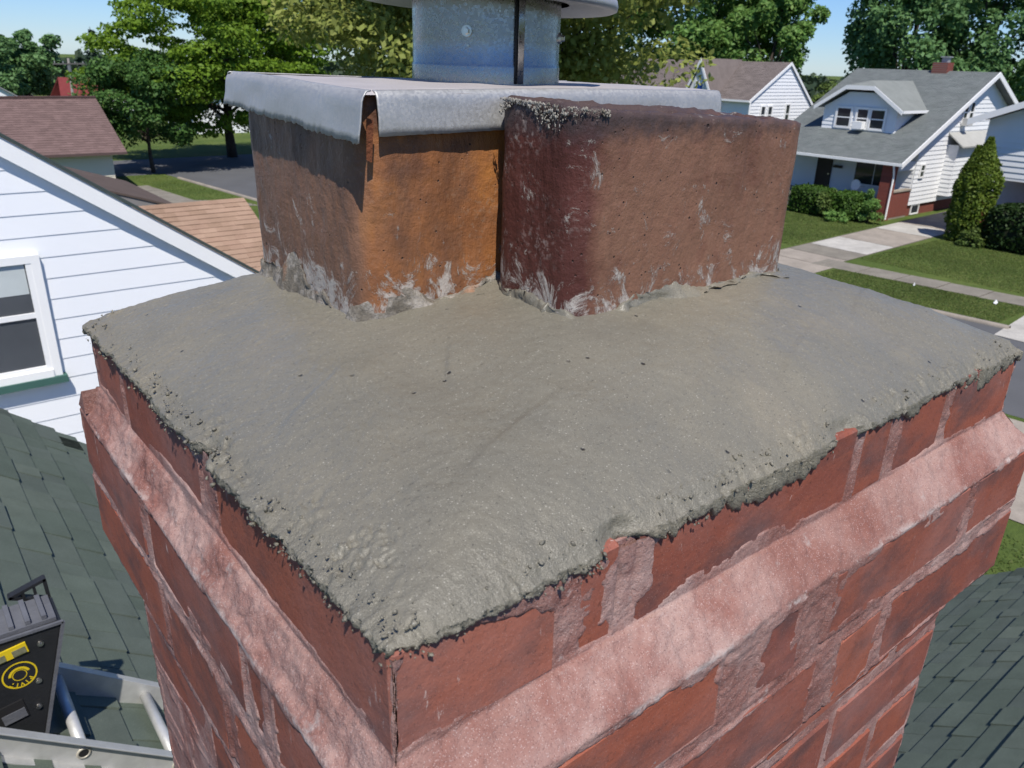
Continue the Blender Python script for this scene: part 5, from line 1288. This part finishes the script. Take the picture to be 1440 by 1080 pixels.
tree('broad_tree', 'tall green tree standing behind the brown roofed white house', (67, 54.6, 0), (67, 54.6, 11.4), (8.2, 8.2, 7.5), L_MID, 6, 130, 42000, .24, .4, clump=.24)
tree('broad_tree', 'open leafy tree with sky gaps right of the brown roofed house', (68.0, 46.6, 0), (68.0, 46.6, 10.6), (4.2, 4.4, 6.2), L_MID, 7, 30, 10000, .22, .35, clump=.22, shell=.6, low=-.8)
tree('broad_tree', 'dense dark green tree rising behind the left of the bungalow ridge', (67.8, 33.4, 0), (67.8, 33.2, 10.2), (4.9, 4.9, 6.9), L_FAR, 8, 90, 24000, .2, .4, clump=.25)
tree('broad_tree', 'dense green tree rising behind the bungalow gable peak', (72.5, 29.6, 0), (72.5, 29.4, 9.9), (6.2, 5.0, 6.2), L_FAR, 9, 90, 24000, .2, .4, clump=.25)
tree('broad_tree', 'dark green tree at the upper right corner', (80, 24.5, 0), (80, 24.2, 6.2), (5.5, 5.0, 4.6), L_FAR, 10, 60, 16000, .2, .4)
tree('leafy_bush', 'bright green bushy tree between the bungalow and the brown roofed house', (58.5, 32.6, 0), (58.5, 32.6, 3.0), (3.2, 2.9, 3.1), L_PALE, 11, 50, 14000, .15, .2)
tree('broad_tree', 'dark green tree at the far left edge', (12.0, 109, 0), (12.0, 109, 5.2), (5.5, 5.5, 4.6), L_FAR, 12, 60, 14000, .24, .35)
tree('broad_tree', 'green tree with knobbly top left of the utility pole', (17.0, 112, 0), (17.0, 112, 5.0), (4.0, 4.0, 4.6), L_FAR, 13, 46, 11000, .24, .35)
def conifer(label, base, h, r, mat, seed):
    rng = RS(seed); o = tag(empty('spruce_tree', base), label, 'tree'); C = []; Nn = []
    for k in range(15):
        t = k/15; zz = h*(.12+.88*t); rr = r*(1-t)**.85+.15
        for j in range(int(7+14*(1-t))):
            a = rng.rand()*6.28; L = rr*rng.uniform(.7, 1.1)
            for q in range(16):
                s = rng.rand(); C.append((base[0]+L*s*math.cos(a)+rng.normal()*.12, base[1]+L*s*math.sin(a)+rng.normal()*.12, zz-.25*L*s+.1*L*s*s+rng.normal()*.12)); Nn.append((0, 0, 1))
    leaves('crown', np.array(C), np.array(Nn, float), .22, mat, o, rng, .4)
    MB().tube(base, (base[0], base[1], h), .22, .03).build('trunk', M_BARK, o)
conifer('dark blue green spruce beyond the red roof', (26.2, 118, 0), 9.8, 3.2, L_CON, 3)
conifer('second dark spruce half behind the locust tree', (30.5, 121, 0), 8.2, 2.8, L_CON, 5)
# hedges and shrubs by the bungalow
def hedge(name, label, lo, hi, mat, seed, n=5000, leaf=.07, rnd=.25):
    rng = RS(seed); lo = np.array(lo); hi = np.array(hi); c = (lo+hi)/2; h = (hi-lo)/2
    o = tag(empty(name, (c[0], c[1], 0)), label, 'hedge'); q = rng.uniform(-1, 1, (n, 3)); ax = rng.randint(0, 3, n); sg = np.where(rng.rand(n) < .5, -1, 1)
    q[np.arange(n), ax] = sg; q[:, 2] = np.where((ax == 2), 1, q[:, 2])
    s = np.power(np.sum(np.abs(q)**5, 1), 1/5)[:, None]; q = q/s
    nrm = q/np.linalg.norm(q, axis=1)[:, None]
    P = c+q*h+nrm*(rng.normal(size=(n, 1))*.05+.06*vnoise(q[:, 0]*5, q[:, 1]*9, q[:, 2]*5)[:, None])
    leaves('foliage', P, nrm+np.array([0, 0, .3]), leaf, mat, o, rng)
    MB().box(tuple(c-h*.86), tuple(c+h*.86)).build('light_block_core', simple(name+'_block_core_%d' % seed, (0.02, 0.025, 0.012), .95), o, bevel=.15)  # unseen dark box added inside to stop light passing through the leaves
hedge('clipped_hedge', 'clipped green hedge in front of the bungalow door side of the porch', (40.2, 22.75, 0), (41.9, 24.95, 1.38), L_HED, 31)
hedge('clipped_hedge', 'clipped green hedge below the bungalow porch window', (40.2, 20.95, 0), (41.9, 22.45, 1.36), L_HED, 32)
hedge('dark_hedge', 'tall dark hedge before the right edge house porch', (39.6, 9.2, 0), (41.5, 14.35, 2.0), mat_leaf('dark_hedge_leaf', [(0.012, 0.03, 0.006), (0.02, 0.045, 0.008), (0.028, 0.06, 0.010)], .15), 33, 9000, .09)
def shrub(label, base, r, h, mat, seed, n=1500, leaf=.08):
    rng = RS(seed); o = tag(empty('shrub', base), label, 'shrub'); C, Nn, K = crown_pts(rng, (base[0], base[1], h*.5), (r, r, h*.55), 16, n, .36, .35, .9, -.9); leaves('foliage', C, Nn, leaf, mat, o, rng)
    st = MB()
    for k in K[:8]: st.tube(base, tuple(k), .02, .008, 5, False)
    st.build('stem', M_BARK, o)
shrub('loose pale green shrub growing between the two clipped hedges', (40.4, 22.55, 0), .62, 1.5, L_PALE, 41)
shrub('loose leafy shrub between the hedge and the brick porch pier', (40.9, 20.45, 0), .72, 1.45, L_MID, 42, 1900)
shrub('low yellow green shrub at the foot of the arborvitae', (39.6, 14.6, 0), .62, .75, L_PALE, 43, 1100)
shrub('low ground cover plants at the foot of the hedges', (39.9, 21.6, 0), .8, .5, L_MID, 44, 900)
def arbor():
    rng = RS(51); b = (40.6, 15.35, 0); o = tag(empty('arborvitae', b), 'tall narrow twin topped arborvitae by the driveway', 'tree'); C = []; Nn = []
    for (dx_, dy_, h, r, n) in ((0, -.10, 4.8, .82, 10000), (-.1, .30, 4.4, .62, 6000)):
        t = rng.rand(n)**.85; rr = r*np.minimum(1, np.minimum(.85+t*.9, (1.02-t)*2.3+.06))*(1+.16*vnoise(t*9, rng.rand(n)*0, 3.0)); a = rng.rand(n)*6.283
        rr = rr*(1+.18*vnoise(np.cos(a)*2.5+dx_*9, np.sin(a)*2.5, t*8))*rng.uniform(.8, 1.04, n)
        C.append(np.stack([b[0]+dx_+rr*np.cos(a), b[1]+dy_+rr*np.sin(a), h*(.02+.98*t)], -1)); Nn.append(np.stack([np.cos(a), np.sin(a), 0*a+.3], -1))
    leaves('crown', np.vstack(C), np.vstack(Nn), .085, L_ARB, o, rng, .5)
    MB().tube(b, (b[0], b[1]-.1, 4.2), .5, .1, 10).build('trunk', M_BARK, o)
arbor()
# far-off wood round the horizon
def woods():
    rng = RS(61); C = []; Nn = []
    for k in range(520):
        az = rng.uniform(-0.2, math.pi*.5+.25) if k < 430 else rng.uniform(0, 6.283); D = rng.uniform(150, 330); x, y = D*math.cos(az), D*math.sin(az)
        h = rng.uniform(3.5, 6.5)*(.75+.25*D/250); r = rng.uniform(4, 8); m = 95
        q = rng.normal(size=(m, 3)); q /= np.linalg.norm(q, axis=1)[:, None]; q[:, 2] = np.abs(q[:, 2]); rad = rng.uniform(.7, 1.1, (m, 1))
        C.append(np.array([x, y, 0])+q*rad*np.array([r, r, h])); Nn.append(q)
    o = leaves('far_woods', np.vstack(C), np.vstack(Nn), 1.3, mat_leaf('far_woods_leaf', [(0.030, 0.052, 0.026), (0.042, 0.068, 0.034), (0.05, 0.08, 0.04)], .2), None, rng)
    tag(o, 'far-off line of trees along the horizon', 'woods', kind='stuff')
woods()

# mown grass on the lawns in view
def turf():
    rng = RS(81); C = []
    for (x0, x1, y0, y1, n) in ((27.7, 30.95, 3.5, 15.7, 60000), (32.4, 41.5, 3.5, 16.2, 100000), (32.3, 40.6, 19.35, 27.0, 50000), (27.7, 30.9, 19.3, 24, 5000), (9.5, 19.6, 38, 54, 30000), (9.0, 14.2, -2, 8, 20000)):
        y = rng.uniform(y0, y1, n); x = rng.uniform(x0, x1, n)+(KS*(y-5) if x0 > 27 and x1 < 31.5 else 0)
        dens = vnoise(x*.7, y*.7, 2.0); k = rng.rand(n) < .75+.35*dens
        if x0 > 32: k &= ~((y > 16.1+(x-29.6)*.038) & (y < 19.2+(x-29.6)*.038)); k &= x > 32.42+KS*(y-5)
        if x0 == 27.7: k &= ~((y > 5.9) & (y < 8.75))
        if y0 == 38: k &= x < 19.7+KS*(y-5); k &= (np.abs(x-(16.65+KS*(y-5))) > .75)
        C.append(np.stack([x, y, 0*x], -1)[k])
    C = np.vstack(C); n = len(C); a = rng.rand(n)*6.283; h = rng.uniform(.015, .045, n); wd = rng.uniform(.010, .026, n); le = rng.normal(size=(n, 2))*.025
    t = np.stack([np.cos(a), np.sin(a), 0*a], -1)*wd[:, None]
    P = np.stack([C-t, C+t, C+t*.4+np.stack([le[:, 0], le[:, 1], h], -1), C-t*.4+np.stack([le[:, 0], le[:, 1], h*.9], -1)], 1).reshape(-1, 3)
    o = np_mesh('grass', P, np.arange(n*4).reshape(n, 4), mat_leaf('grass_blade', [(0.09, 0.15, 0.03), (0.13, 0.20, 0.045), (0.18, 0.23, 0.06), (0.23, 0.24, 0.09)], .5))
    tag(o, 'short mown grass blades on the lawns and verges', 'grass', kind='stuff')
turf()

GROUPS = {'broad_tree': 'broadleaf trees around the houses', 'spruce_tree': 'spruces on the left skyline', 'clipped_hedge': 'clipped hedges before the bungalow porch',
          'shrub': 'small shrubs along the bungalow front', 'far_house': 'small far houses on the left'}
for o in bpy.data.objects:
    k = o.name.split('.')[0]
    if o.parent is None and k in GROUPS: o['group'] = GROUPS[k]
